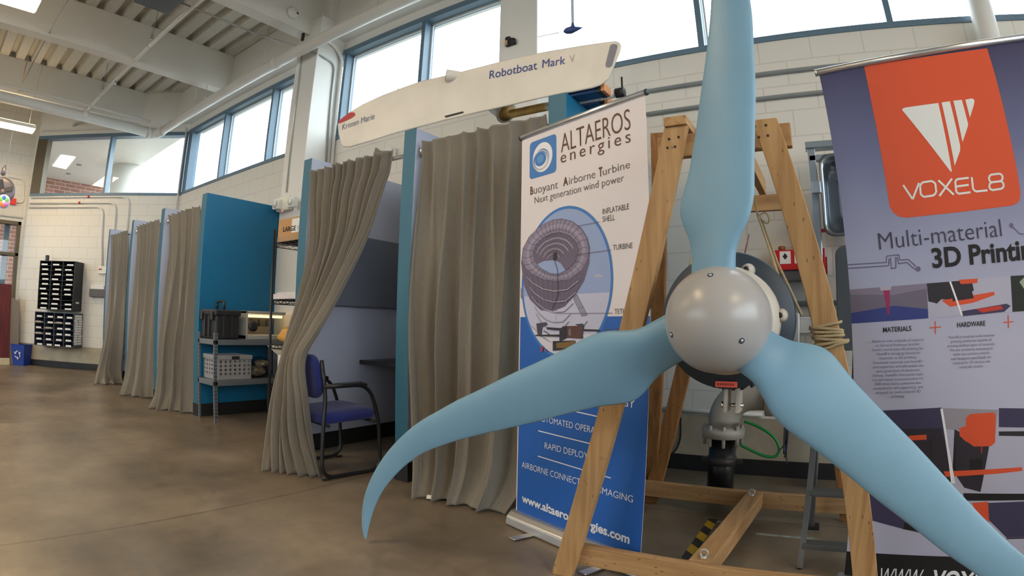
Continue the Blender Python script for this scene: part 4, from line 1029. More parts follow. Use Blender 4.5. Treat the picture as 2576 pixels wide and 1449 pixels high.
# ------------------------------------------------------------------ roll-up banner, 3D printing
VO = onY(2123.5, 1449, 2.28)
B = Plane(VO, (.991, -.125, .043), (-.053, -.072, .996)); BWd = .905
BH = B.uv(2053, 187)[1]
M_grad = bpy.data.materials.new('print_navy_to_pale'); M_grad.use_nodes = True
_n = M_grad.node_tree.nodes; _l = M_grad.node_tree.links; _tc = _n.new('ShaderNodeTexCoord'); _sp = _n.new('ShaderNodeSeparateXYZ'); _l.new(_tc.outputs['Object'], _sp.inputs[0])
_mr = _n.new('ShaderNodeMapRange'); _mr.inputs[1].default_value = 2.05; _mr.inputs[2].default_value = 1.0; _l.new(_sp.outputs[2], _mr.inputs[0])
_rp = _n.new('ShaderNodeValToRGB'); _rp.color_ramp.elements[0].color = rgb(64, 62, 98); _rp.color_ramp.elements[1].color = rgb(182, 184, 208); _e = _rp.color_ramp.elements.new(.35); _e.color = rgb(108, 114, 154)
_e = _rp.color_ramp.elements.new(.7); _e.color = rgb(160, 166, 196)
_l.new(_mr.outputs[0], _rp.inputs[0]); _l.new(_rp.outputs[0], _n['Principled BSDF'].inputs['Base Color']); _n['Principled BSDF'].inputs['Roughness'].default_value = .4
vx = thing('roll_up_banner', B.at(BWd / 2, 0) - Vector((0, 0, B.at(BWd / 2, 0).z)), 'tilted navy and orange 3D printing roll-up banner behind the lower right blade', 'banner')
b = MB(); b.frame(B.at(0, 0, -.002), B.u * BWd, B.n * .002, B.v * BH); vs = b.build('printed_sheet', M_grad, vx)
MB().tube([B.at(-.008, BH + .006), B.at(BWd + .008, BH + .006)], .014, 14).build('top_rail', M_alu, vx)
MB().lathe([(0, .015), (.008, .015)], B.at(-.008, BH + .006), -B.u, 14).build('rail_cap', M_alu, vx)
MB().tube([B.at(.45, .02, -.06), B.at(.45, BH, -.02)], .010, 10).build('support_pole', M_alu, vx)
zb = .0
MB().prism([Vector((B.at(-.03, 0).x, B.at(-.03, 0).y, 0)) + B.n.xy.to_3d().normalized() * x + UP * y for x, y in [(-.06, .002), (-.055, .03), (-.02, .045), (.03, .045), (.058, .025), (.06, .002)]], B.u.xy.to_3d() * (BWd + .05)).build('base_cassette', M_alu, vx, bevel=.006)
M_orange = flat('print_orange', 216, 84, 48); M_pnavy = flat('print_navy', 62, 58, 88); M_plil = flat('print_lilac', 178, 178, 200); M_pblk = flat('print_black', 26, 24, 28)
M_vink = flat('print_slate', 62, 60, 82); M_vpale = flat('print_logo_grey', 226, 230, 230)
ZA = lambda pts: [B.uv(*p) for p in zs(pts, 2020, 100, 2.264)]
ZB = lambda pts: [B.uv(*p) for p in zs(pts, 2020, 660, 1.836)]
art('orange_panel', B, [(M_orange, ZA([(350, 152), (1050, 48), (1090, 180), (1160, 460), (1215, 720), (1240, 870), (1237, 905), (1222, 930), (1190, 944), (900, 980), (595, 1013), (550, 1008), (515, 985), (495, 950), (445, 640), (400, 400)]), 0)], vs, .0007, BWd)
art('logo', B, [(M_vpale, ZA([(566, 400), (572, 390), (585, 386), (772, 360), (850, 752), (840, 748)]), 0), (M_vpale, ZA([(791, 357), (838, 350), (897, 606), (896, 632), (865, 718)]), 0),
                (M_vpale, ZA([(858, 347), (906, 342), (942, 480), (940, 494), (910, 583)]), 0), (M_vpale, ZA([(926, 341), (964, 334), (975, 340), (978, 352), (974, 372), (952, 444)]), 0)], vs, .0014, BWd)
def vt(s, a, b_, cap, m, **k): return B.text(s, *zs([a, b_], 2020, 100, 2.264), cap / 2.264, m, vs, **k)
# squared outline letters of the name
def strokes(pts, w, m=M_vpale): return (m, ZA(pts), w)
for strokes_ in ([[(572, 828), (626, 908), (662, 815)]], [[(690, 895), (672, 880), (668, 830), (682, 812), (735, 804), (755, 818), (760, 868), (746, 886), (690, 895)]],
                 [[(772, 800), (860, 882)], [(850, 790), (778, 890)]], [[(945, 786), (878, 794), (868, 808), (874, 865), (888, 877), (955, 868)], [(872, 836), (945, 826)]], [[(962, 782), (970, 850), (985, 864), (1052, 857)]],
                 [[(1072, 812), (1062, 800), (1060, 780), (1072, 768), (1122, 762), (1136, 772), (1138, 792), (1128, 805), (1072, 812)], [(1072, 812), (1062, 826), (1064, 846), (1078, 856), (1132, 848), (1144, 836), (1142, 815), (1128, 805)]]):
    art('lettering', B, [strokes(q_, .0075) for q_ in strokes_], vs, .0016, BWd)
vt('Multi-material', (437, 1196), (1135, 1118), 96, M_vink, bold=-.008); vt('3D Printing', (740, 1297), (1372, 1238), 106, M_pblk, bold=.03)
M_trace = flat('print_trace', 104, 98, 134)
art('circuit_trace', B, [(M_trace, ZA([(238, 1283), (475, 1268), (478, 1232), (548, 1224), (552, 1255), (600, 1250), (645, 1290)]), .004), (M_trace, ZA([(240, 1303), (488, 1287), (492, 1246)]), .004), (M_trace, ZA([(500, 1240), (505, 1302), (530, 1300), (530, 1238)]), .004), (M_trace, ZA([(538, 1238), (545, 1275), (592, 1268), (640, 1308)]), .004), (M_trace, circ(ZA([(657, 1305)])[0], .0095, 20), 0)], vs, .0010, BWd)
art('circuit_trace', B, [
                         (M_trace, circ(ZA([(1188, 1056)])[0], .0085, 20), 0), (M_trace, ZA([(1188, 1056), (1235, 1105), (1259, 1105)]), .004)], vs, .0010, BWd)
M_pv = flat('print_violet_grey', 132, 124, 146); M_pdb = flat('print_deep_blue', 52, 64, 132); M_pmag = flat('print_magenta', 160, 40, 92)
art('nozzle_picture', B, [(flat('print_haze', 110, 104, 124), ZB([(200, 127), (572, 97), (580, 258), (212, 283)]), 0), (M_pv, ZB([(200, 127), (572, 97), (573, 120), (420, 150), (203, 150)]), 0), (M_pdb, ZB([(208, 235), (420, 200), (578, 215), (580, 258), (212, 283)]), 0),
                          (flat('print_pale_haze', 176, 170, 190), ZB([(355, 113), (410, 108), (405, 130), (360, 130)]), 0), (M_pmag, ZB([(372, 130), (402, 128), (399, 240), (392, 242)]), 0)], vs, .0008, BWd)
art('printer_picture', B, [(M_plil, ZB([(572, 97), (958, 62), (968, 228), (580, 258)]), 0), (M_pdark, ZB([(572, 97), (780, 80), (790, 130), (700, 175), (640, 170), (620, 190), (580, 180)]), 0), (M_orange, ZB([(640, 175), (884, 135), (886, 150), (790, 185), (680, 205)]), 0), (M_orange, ZB([(720, 80), (808, 74), (806, 95), (730, 100)]), 0), (M_pdark, ZB([(690, 180), (700, 130), (780, 130), (790, 165)]), 0),
                           (M_pnavy, ZB([(735, 225), (940, 190), (960, 200), (930, 228), (740, 248)]), 0), (M_pwhite, ZB([(680, 88), (735, 245)]), .007), (M_pred, ZB([(800, 215), (915, 198), (925, 215), (830, 232)]), 0)], vs, .0008, BWd)
art('dark_picture', B, [(flat('print_green_black', 40, 46, 44), ZB([(960, 62), (1330, 40), (1340, 200), (968, 228)]), 0), (flat('print_pale_green', 150, 170, 150), ZB([(1000, 90), (1030, 60), (1060, 70), (1062, 120), (1020, 120)]), 0)], vs, .0008, BWd)
M_vtxt = flat('print_text_grey', 120, 116, 140)
def vb_(s, a, b_, cap, m, **k): return B.text(s, *zs([a, b_], 2020, 660, 1.836), cap / 1.836, m, vs, **k)
vb_('MATERIALS', (371, 323), (502, 315), 22, M_pblk, bold=.016); vb_('HARDWARE', (713, 300), (843, 291), 22, M_pblk, bold=.016)
for l1, l2 in (([(585, 302), (638, 298)], [(611, 272), (613, 330)]), ([(925, 277), (972, 273)], [(948, 243), (950, 303)])):
    art('plus_sign', B, [(M_orange, ZB(l1), .004), (M_orange, ZB(l2), .004)], vs, .0010, BWd)
def para(lines, x0, x1, y0, dy, slope):
    for i, s in enumerate(lines):
        w = (x1 - x0) * min(1, len(s) / 34); c = (x0 + x1) / 2; y = y0 + i * dy
        vb_(s, (c - w / 2, y + slope * w / 2), (c + w / 2, y - slope * w / 2), 12, M_vtxt, name='small_print')
para(['Based on over a decade of research', 'in Harvard Professor Jennifer', "Lewis's world-class 3D printing lab,", 'Voxel8 is bringing functional', 'materials to 3D printing.', "Functional materials are Voxel8's", 'core expertise and will enable the', 'next generation of electronic', "devices. Voxel8's first novel mate-", 'rial (of many) is a conductive ink', '5000 times more conductive than', 'competitors, self supporting, and', 'designed for multi-material 3D', 'printing.'], 322, 558, 366, 19.8, .035)
para(['Voxel8 is creating multi-material', 'printing platforms capable of', 'printing endless types of materials.', 'We are constantly innovating to', 'make our printers reliable', 'and designed specifically for', 'creating for 3D devices the', 'materials enable.'], 668, 888, 346, 20, .05)
M_pgrey2 = flat('print_mid_grey', 150, 146, 158)
art('large_printer_picture', B, [(M_plil, ZB([(196, 690), (1340, 672), (1350, 1400), (190, 1338)]), 0), (M_pnavy, ZB([(196, 690), (640, 670), (700, 1010), (560, 960), (350, 930), (200, 900)]), 0), (M_pdark, ZB([(400, 770), (640, 765), (690, 1010), (620, 1050), (420, 900)]), 0),
    (M_pgrey2, ZB([(640, 672), (900, 680), (890, 790), (660, 770)]), 0), (M_pdark, ZB([(700, 770), (860, 850), (820, 1060), (745, 1040), (690, 960)]), 0), (M_pblk, ZB([(770, 910), (828, 905), (830, 985), (772, 990)]), 0),
    (M_orange, ZB([(770, 700), (880, 692), (890, 705), (888, 830), (870, 848), (790, 850), (755, 825), (752, 720)]), 0), (M_orange, ZB([(722, 765), (755, 755), (756, 830), (724, 800)]), 0), (M_pdark, ZB([(905, 780), (1340, 770), (1340, 800), (905, 800)]), 0), (M_orange, ZB([(650, 965), (1012, 945), (1014, 962), (900, 975), (660, 990)]), 0),
    (M_orange, ZB([(490, 800), (570, 795), (572, 818), (490, 822)]), 0), (M_pnavy, ZB([(850, 1110), (1340, 1085), (1345, 1250), (940, 1270), (860, 1190)]), 0), (M_orange, ZB([(780, 1110), (855, 1104), (860, 1200), (800, 1150)]), 0), (M_pblk, ZB([(740, 1065), (1340, 1060), (1340, 1085), (745, 1100)]), 0), (M_pnavy, ZB([(905, 672), (1340, 672), (1340, 760), (905, 760)]), 0),
    (M_pnavy, ZB([(196, 900), (330, 960), (560, 1120), (640, 1270), (480, 1235), (330, 1195), (196, 1160)]), 0), (M_pblk, ZB([(470, 1200), (535, 1205), (530, 1240), (462, 1232)]), 0), (M_pwhite, ZB([(640, 675), (690, 1020)]), .009), (M_pwhite, ZB([(655, 770), (700, 1020)]), .005), (M_pdark, ZB([(940, 1274), (1340, 1255)]), .006), (M_pblk, ZB([(590, 820), (592, 900)]), .004), (M_pblk, ZB([(700, 810), (702, 960)]), .004), (M_pred, ZB([(824, 850), (826, 880)]), .004)], vs, .0008, BWd)
vband = B.uv(2124, 1386)[1]
art('black_band', B, [(M_pblk, [(0, 0), (BWd, 0), (BWd, vband - .004), (0, vband)], 0)], vs, .0018, BWd)
vb_('WWW', (352, 1487), (548, 1496), 78, M_pwhite, d=.0032, shear=.25); vb_('.', (556, 1496), (566, 1497), 78, M_pwhite, d=.0032); vb_('VOXEL8', (590, 1497), (910, 1510), 76, M_pwhite, d=.0032, bold=.03); vb_('.COM', (920, 1510), (1110, 1516), 76, M_pwhite, d=.0032, shear=.25)
# ------------------------------------------------------------------ model boat lying on the partitions
BY = 2.66
M_hull = mat('cream_hull', rgb(218, 213, 203)[:3], .45, var=.07, vscale=4, bump=.05, bscale=40)
M_hullred = mat('hull_red', rgb(176, 36, 46)[:3], .5)
M_dgrey = mat('hull_grey', rgb(120, 122, 134)[:3], .5)
M_blet = mat('boat_blue', rgb(34, 58, 138)[:3], .5); M_blet2 = mat('boat_pale', rgb(176, 172, 160)[:3], .5); M_blet3 = mat('boat_slate', rgb(110, 116, 150)[:3], .5)
bt = thing('model_boat', onY(1200, 260, BY + .1), 'long cream robot boat hull lying across the tops of the partitions', 'boat')
top = [(849, 312), (853, 303), (862, 296), (880, 281), (910, 263), (960, 240), (1010, 221), (1050, 207), (1090, 197), (1130, 188), (1200, 170), (1290, 147), (1380, 129), (1460, 115), (1530, 105), (1548, 103), (1558, 106), (1563, 114)]
botm = [(849, 316), (850, 326), (853, 345), (857, 361), (863, 369), (880, 370), (930, 355), (1000, 333), (1060, 318), (1120, 302), (1200, 283), (1290, 263), (1380, 242), (1440, 231), (1490, 221), (1512, 214), (1532, 198), (1560, 130)]
outl = [onY(*p, BY) for p in top] + [onY(*p, BY) for p in botm[::-1]]
ctr = sum(outl, Vector()) / len(outl)
mb = MB(); rows = []
for dy, inset in ((.012, .010), (.0, .028), (.022, .0), (.06, -.002), (.14, -.002), (.20, .004), (.235, .02), (.25, .05)):
    pass
sec = [(.0, .008), (.002, .002), (.006, -.004), (.03, .0), (.09, .002), (.15, .008), (.18, .02)]
ns = len(outl)
xmin, xmax = min(p.x for p in outl), max(p.x for p in outl)
for dy, ins in sec:
    row = []
    for i, p in enumerate(outl):
        a, c = outl[i - 1], outl[(i + 1) % ns]; tdir = (c - a).normalized(); nrm = Vector((tdir.z, 0, -tdir.x))
        if nrm.dot(ctr - p) < 0: nrm = -nrm
        f = (p.x - xmin) / (xmax - xmin); low = 0 if i < len(top) else 1
        row.append(p + nrm * ins + Vector((dy * (.25 * (1 - f) - .75 * f * f), dy, .62 * dy * low - .05 * dy * (1 - low))))
    rows.append(row + row[:1])
mb.grid(rows); nt = len(top)
def strip(row, flip):
    t_, b_ = row[:nt], row[nt:ns][::-1]
    mb.grid([t_, b_] if flip else [b_, t_], smooth=False)
strip(rows[0], False); strip(rows[-1], True)
mb.build('hull', M_hull, bt)
pb = Plane(onY(860, 372, BY - .001), (1, 0, 0), (0, 0, 1))
red = [(852, 305), (862, 296), (880, 283), (892, 283), (894, 290), (885, 297), (866, 306), (852, 311)]
b = MB(); pb.poly(b, [pb.uv(*p) for p in red], .0015); b.build('bow_patch', M_hullred, bt)
b = MB(); pb.poly(b, [pb.uv(*p) for p in zs([(2015, 330), (2035, 320), (2062, 325), (2066, 345), (2025, 480), (2005, 493), (1985, 490), (1980, 470)], 840, 0, 2.8975)], .0015); b.build('stern_patch', M_dgrey, bt)
pb.text('Kristen Marie', (861, 327), (942, 299), 14, M_blet3, bt, d=.0018); pb.text('Robotboat', (1231, 199), (1351, 174), 20, M_blet, bt, d=.0018); pb.text('Mark', (1364, 171), (1422, 161), 20, M_blet, bt, d=.0018); pb.text('V', (1433, 158), (1446, 155), 18, M_blet2, bt, d=.0018)
c = onY(1124, 190, BY - .02); MB().lathe([(-.16, .0), (-.14, .03), (-.06, .040), (.0, .043), (.004, .043), (.004, .036), (-.05, .03), (-.05, 0)], c, (-.75, -.62, .05), 24).build('vent_cowl', M_hull, bt)
MB().lathe([(-.004, .0), (.006, .038), (.007, .041)], c, (-.75, -.62, .05), 24).build('cowl_mouth', mat('cowl_tan', rgb(152, 130, 104)[:3], .6), bt)
b = MB(); pb.poly(b, [pb.uv(*p) for p in ((1118, 292), (1165, 280), (1167, 284), (1122, 296))], .002); b.build('keel_slot', M_black, bt)
for p in ((1001, 224), (1051, 209), (1322, 141), (1362, 136)): MB().lathe([(0, .006), (.012, .006), (.014, .003)], onY(p[0], p[1] + 3, BY + .05), UP, 8).build('deck_fitting', M_hull, bt)

# spars and blue boards stored behind the boat on top of the partitions
M_pvc = mat('white_pvc', rgb(226, 224, 214)[:3], .35, var=.03, vscale=10); M_stain = mat('stained_yellow', rgb(196, 158, 84)[:3], .5, var=.3, vscale=14)
ps = thing('white_pole', onZ(1440, 258, 2.407), 'white plastic pole with a yellow stained end stored behind the boat', 'pole')
a_, c_ = onZ(1285, 287, 2.4075), onZ(1566, 232, 2.4075)
MB().tube([a_.lerp(c_, .30), c_], .026, 18).build('tube', M_pvc, ps)
MB().tube([a_, a_.lerp(c_, .34)], .028, 18).build('stained_end', M_stain, ps)
MB().lathe([(-.04, .030), (.012, .030), (.012, .012)], c_, c_ - a_, 18).box(c_ + Vector((-.006, -.003, .0)), c_ + Vector((.004, .003, .10))).build('end_fitting', M_black, ps)
MB().lathe([(-.008, .029), (.008, .029)], a_.lerp(c_, .82), c_ - a_, 18).build('collar', M_pvc, ps)
h0 = onZ(1275, 284, 2.448); h1 = h0 + Vector((-.30, .06, .26))
MB().lathe([(0, .074), (.006, .080), (.016, .074), (.03, .066), (.36, .060)], h0, h1 - h0, 28).build('flared_tube', M_pvc, ps)
MB().lathe([(.001, .0), (.002, .062)], h0 - (h1 - h0).normalized() * .002, h1 - h0, 28).build('stained_mouth', M_stain, ps)
for (p, q, yy, lab) in (((1436, 236), (1528, 225), 2.406, 'upper navy board with an orange end behind the boat stern'), ((1436, 270), (1536, 256), 2.406, 'lower navy board with an orange end under the white pole')):
    a_, c_ = onZ(*p, yy), onZ(*q, yy); a_.y = c_.y
    t = thing('navy_board', a_, lab, 'board')
    MB().box(a_ + Vector((-.02, -.05, -.025)), c_ + Vector((-.05, .05, .025))).build('board', M_navy, t, bevel=.004)
    MB().box((c_.x - .05, c_.y - .05, c_.z - .027), (c_.x - .02, c_.y + .05, c_.z + .027)).build('dark_band', M_black, t)
    MB().box((c_.x - .02, c_.y - .05, c_.z - .025), (c_.x, c_.y + .05, c_.z + .025)).build('orange_end', mat('orange_end', rgb(214, 140, 84)[:3], .6), t)

# keel fin with lead bulb hanging in front of the window
kf = thing('hanging_keel', onY(1440, 75, 3.2), 'navy bulb keel hanging on a pale blade before the window', 'keel')
k0, k1 = onY(1441, 66, 3.2), onY(1437, -90, 3.2)
MB().hexa([k0 + Vector((-.010, -.004, 0)), k0 + Vector((.012, -.004, 0)), k0 + Vector((.012, .004, 0)), k0 + Vector((-.010, .004, 0)), k1 + Vector((-.010, -.004, 0)), k1 + Vector((.012, -.004, 0)), k1 + Vector((.012, .004, 0)), k1 + Vector((-.010, .004, 0))]).build('fin', mat('fin_blue', rgb(180, 196, 214)[:3], .4), kf)
b0, b1 = onY(1417, 80, 3.2), onY(1467, 69, 3.2); L_ = (b1 - b0).length
MB().lathe([(0, 0), (L_ * .05, .012), (L_ * .18, .024), (L_ * .4, .028), (L_ * .7, .016), (L_ * .93, .004), (L_, 0)], b0, b1 - b0, 20).lathe([(0, .022), (.05, .006), (.05, 0)], k0 + Vector((0, 0, -.02)), UP, 16).build('bulb', mat('bulb_navy', rgb(44, 70, 126)[:3], .4), kf)
MB().tube([b0, onY(1352, 93, 3.55)], .0018, 5).build('stay_wire', mat('wire_brown', rgb(120, 90, 80)[:3], .5), kf)
MB().tube([k1, Vector((k1.x, k1.y, ZC))], .003, 6).build('hanger', M_alu, kf)

# ------------------------------------------------------------------ pipes, conduits, ceiling items
PX2 = -9.72
dp = thing('drain_pipe', (-9.6, 3.45, 4.27), 'fat white drain pipe turning the corner below the roof beams', 'pipe')
MB().tube([(XR, 3.42, 4.27), (-9.55, 3.42, 4.27)], .072, 24).build('long_run', M_white, dp)
MB().tube([(PX2, 3.28, 4.26), (PX2, -3.5, 4.30)], .088, 24).build('cross_run', M_white, dp)
MB().tube(rounded([(-9.5, 3.42, 4.27), (PX2, 3.42, 4.27), (PX2, 3.22, 4.26)], .14, 8), .086, 24).lathe([(-.03, .096), (.03, .096)], (PX2, 3.24, 4.26), (0, 1, 0), 24).lathe([(-.03, .084), (.03, .084)], (-9.50, 3.42, 4.27), (1, 0, 0), 24).build('elbow', M_white, dp)
for y in (2.0, -.2): MB().lathe([(-.05, .096), (.05, .096)], (PX2, y, 4.28), (0, 1, 0), 24).build('coupling', M_white, dp)
for x in (-5.75, -2.2): MB().lathe([(-.035, .080), (.035, .080)], (x, 3.42, 4.27), (1, 0, 0), 24).build('coupling', M_white, dp)
for x in (-8.2, -6.1, -3.9): MB().tube([(x, 3.42, 4.34), (x, 3.42, ZC)], .004, 6).build('hanger_rod', M_galv, dp)
sk = thing('sprinkler_pipe', (-8, 2.14, 4.6), 'white sprinkler pipe slanting across under the roof beams', 'pipe')
MB().tube([(-2.0, 2.16, 4.60), (-11.5, 2.14, 4.60)], .027, 14).build('pipe', M_white, sk)
for x in (-7.15, -9.45, -11.25):
    MB().tube(arc((x, 2.15, 4.61), (0, 1, 0), (0, 0, 1), .036, -pi, 0, 10) + [Vector((x, 2.186, 4.66)), Vector((x, 2.15, 4.72)), Vector((x, 2.15, ZC - .0))], .006, 6).box((x - .02, 2.13, 4.70), (x + .02, 2.17, 4.78)).build('hanger', M_galv, sk)
for x in (-8.6, -10.6): MB().lathe([(0, .018), (.05, .018), (.06, .006), (.10, .006), (.102, .02), (.106, .02)], (x, 2.15, 4.57), (0, 0, -1), 12).build('sprinkler_head', M_galv, sk)
MB().tube([(-9.62, 3.2, 4.43), (-9.62, -3.5, 4.47)], .022, 12).build('side_pipe', M_white, sk)
M_cdt = mat('steel_conduit', rgb(168, 170, 170)[:3], .35, metal=.7)
def conduit(label, pts, r=.012, m=None, rad=.12, group='wall and ceiling conduits'):
    o = MB().tube(rounded(pts, rad, 7), r, 10).build('conduit', m or M_cdt); return tag(o, label, 'conduit', group)
conduit('thin steel conduit crossing the roof bays at far left', [(-4.0, .82, 4.62), (-10.4, .80, 4.62)], .011)
o = conduit('tan cord beside the thin conduit at far left', [(-8.9, .70, 4.70), (-10.5, .86, 4.64)], .010, mat('tan_cord', rgb(190, 150, 128)[:3], .6))
pA, pB, pC = onY(742, 117, 3.30), onX(868, 168, -5.08), onX(893, 300, -5.08)
conduit('bright steel conduit from the grey ceiling box to the pilaster', [(-5.82, 2.0, 4.60), (-5.80, 3.15, 4.58), onY(768, 123, 3.48), Vector((-5.075, 3.62, onX(800, 138, -5.08).z)), Vector((-5.075, 3.86, 4.20)), Vector((-5.075, 3.90, 2.45))], .0125)
conduit('white conduit curving down the right face of the pilaster', [Vector((-5.06, 3.55, 4.44)), Vector((-5.06, 3.80, 4.44)), Vector((-5.06, 3.95, 4.30)), Vector((-5.06, 3.965, 2.4))], .022, M_white, .2)
conduit('thin conduit down the front of the pilaster to the emergency light', [(-5.40, 3.565, 4.45), (-5.40, 3.565, 4.2), (-5.385, 3.567, 3.9), (-5.385, 3.567, 2.53)], .008, M_galv)
# end wall conduits
def ecd(label, pts, r=.016, rad=.16): return conduit(label, [E(s, .03, z) for s, z in pts], r, M_white, rad)
ecd('upper looping white conduit over the pigeonholes', [(3.36, 3.17), (1.06, 3.17), (1.03, 2.4), (1.06, 1.2)]); ecd('middle looping white conduit over the pigeonholes', [(3.37, 3.06), (1.33, 3.06), (1.30, 2.3), (1.30, 1.2)]); ecd('lower looping white conduit ending at the small call box', [(3.38, 2.98), (1.60, 2.98), (1.56, 2.3), (1.50, 1.88)])
ecd('white conduit above the end wall window', [(3.35, 4.50), (.10, 4.50), (.05, 4.4), (.055, 2.4)], .014, .08)
for s, z in ((1.95, 3.17), (2.45, 3.17), (2.15, 3.06)): o = MB().lathe([(-.02, .022), (.02, .022)], E(s, .03, z), EE, 10).build('conduit_coupling', M_red if s != 2.45 else M_white); tag(o, {1.95: 'red coupling on the upper end wall conduit', 2.45: 'white coupling on the upper end wall conduit', 2.15: 'red coupling on the middle end wall conduit'}[s], 'coupling')
for z, l in ((2.935, 'upper of two grey conduits along the block wall right of the turbine'), (2.735, 'lower of two grey conduits along the block wall right of the turbine')):
    conduit(l, [(-1.28, 3.965, z), (XR, 3.965, z)], .016, mat('painted_conduit', rgb(150, 156, 156)[:3], .5))
z1, z2 = onY(1680, 768, 3.96).z, onY(1680, 826, 3.96).z
for z, l in ((z1, 'upper grey surface conduit low on the wall behind the hub'), (z2, 'lower grey surface conduit low on the wall behind the hub')): conduit(l, [(-1.28, 3.965, z), (3, 3.965, z)], .017, mat('painted_conduit', rgb(150, 156, 156)[:3], .5))
conduit('pale pipe along the top of the concrete footing behind the frame', [(-1.28, 3.968, .45), (-.42, 3.968, .44)], .016, M_white)
rc = onY(2476, 60, 3.86); o = MB().tube([(rc.x - .02, 3.86, 0), (rc.x + .02, 3.86, ZC)], .092, 24).build('wall_pipe', M_white); tag(o, 'fat white upright pipe before the window at the right edge', 'pipe')

# lamps
M_tubew = mat('warm_lamp', (1, .85, .65), .5, emit=LAMP_COL, estr=LAMP_STR)
M_tubeup = mat('warm_uplight', (1, .85, .65), .5, emit=LAMP_COL, estr=LAMP_STR * .16)
def lamp(c, L, label):
    x, y, z = c
    t = thing('pendant_lamp', c, label, 'lamp', 'hanging warm fluorescent lamps')
    b = MB().prism([(x - .16, y - L / 2, z), (x + .16, y - L / 2, z), (x + .12, y - L / 2, z + .07), (x - .12, y - L / 2, z + .07)], (0, L, 0)); b.build('housing', M_white, t, bevel=.004)
    MB().box((x - .15, y - L / 2 + .02, z - .012), (x + .15, y + L / 2 - .02, z - .001)).build('diffuser', M_tubew, t)
    MB().box((x - .10, y - L / 2 + .02, z + .071), (x + .10, y + L / 2 - .02, z + .080)).build('upper_diffuser', M_tubeup, t)
    for yy in (y - L * .4, y + L * .4): MB().tube([(x, yy, z + .07), (x, yy, ZC)], .003, 6).build('suspension_wire', M_galv, t)
lamp((-10.28, .62, 4.0), 1.24, 'warm hanging lamp in front of the end wall at far left')
lamp((-5.85, -.20, 4.0), 1.24, 'warm hanging lamp at the top left corner of the photo')
lamp((-2.32, -.15, 4.0), 1.24, 'warm hanging lamp nearest above the photographer, mirrored in the hub')
lamp((2.6, -.15, 4.0), 1.24, 'added warm hanging lamp brightening the right side of the hall, out of frame')  # added lamp out of view, lifts the wall behind the turbine
px = thing('ceiling_box', (-5.8, 1.75, 4.45), 'dark grey metal box hung from the ceiling at the top edge', 'box')
MB().box((-6.02, 1.48, 4.5), (-5.62, 1.93, 4.66)).build('housing', mat('charcoal_metal', rgb(78, 84, 92)[:3], .45), px, bevel=.006)
for x, y in ((-5.98, 1.55), (-5.68, 1.87)): MB().tube([(x, y, 4.66), (x, y, ZC)], .005, 6).build('hanger_rod', M_galv, px)
MB().tube([(-5.9, 1.47, 4.6), (-5.9, .9, 4.62)], .022, 12).build('conduit_stub', M_galv, px)
# smoke sounder on roof beam, small cable clips
sd = onX(735, 33, -5.3); st = thing('sounder', sd, 'round white sounder disc on the side of a roof beam', 'sounder')
MB().lathe([(0, .085), (.03, .08), (.04, .06), (.045, 0)], (-5.298, sd.y, sd.z), (1, 0, 0), 28).build('disc', M_white, st)
for p in ((741, 26), (745, 31), (749, 34)):
    q = onX(*p, -5.26); MB().box(q - Vector((.004, .012, .012)), q + Vector((.004, .012, .012))).build('vent', M_black, st)
hk = onY(762, 92, 3.5); o = MB().box(hk + Vector((-.02, -.015, -.06)), hk + Vector((.02, .015, .06))).build('beam_clamp', M_black, bevel=.006); tag(o, 'small black clamp under the roof beam beside the pilaster', 'clamp')
sp = onY(518, 232, 3.4); o = MB().lathe([(0, .006), (.20, .006), (.2, .02), (.22, .022), (.23, .006)], sp + Vector((0, 0, .12)), (0, 0, -1), 10).build('sprinkler_drop', M_white); tag(o, 'short white sprinkler drop under the second roof bay', 'sprinkler')
dk_ = onY(1284, 102, 3.56); ck = thing('cable_clip', dk_, 'dark bronze clip on the pilaster above the boat', 'clip')
MB().box(dk_ + Vector((-.05, -.015, -.05)), dk_ + Vector((.0, .02, .045))).build('block', M_black, ck, bevel=.012); MB().lathe([(0, .03), (.05, .028)], dk_ + Vector((.025, .0, -.045)), (0, 0, 1), 14).build('drum', M_black, ck); MB().box(dk_ + Vector((-.042, -.025, -.045)), dk_ + Vector((-.02, -.014, .0))).build('plate', mat('copper_plate', rgb(224, 190, 150)[:3], .3, metal=.4), ck)

# emergency light on the first pilaster
eg = thing('emergency_light', (-5.35, 3.57, 2.4), 'white twin-head emergency light on the pilaster above the wire rack', 'emergency light')
c = onY(714, 514, 3.55)
MB().box(c + Vector((-.10, -.04, -.085)), c + Vector((.16, .028, .085))).build('housing', mat('ivory_plastic', rgb(226, 222, 208)[:3], .4), eg, bevel=.01)
for px_, py_ in ((697, 514), (735, 508)):
    q = onY(px_, py_, 3.47); MB().frame(q + Vector((-.055, -.035, -.06)), (.10, .02, 0), (-.01, .07, 0), (0, 0, .12)).build('lamp_head', mat('clear_plastic', rgb(236, 236, 232)[:3], .15, spec=.9), eg, bevel=.012)
    MB().lathe([(0, .035), (.012, .045), (.012, .0)], q + Vector((0, -.03, 0)), (-.2, -1, -.1), 18).build('lens', mat('lens_glass', rgb(250, 246, 236)[:3], .1, spec=1.0), eg)
MB().ball(c + Vector((.02, -.03, -.09)), .008, 10).build('indicator', mat('indicator_red', (1, .1, .05), .4, emit=(1, .12, .06), estr=2), eg)
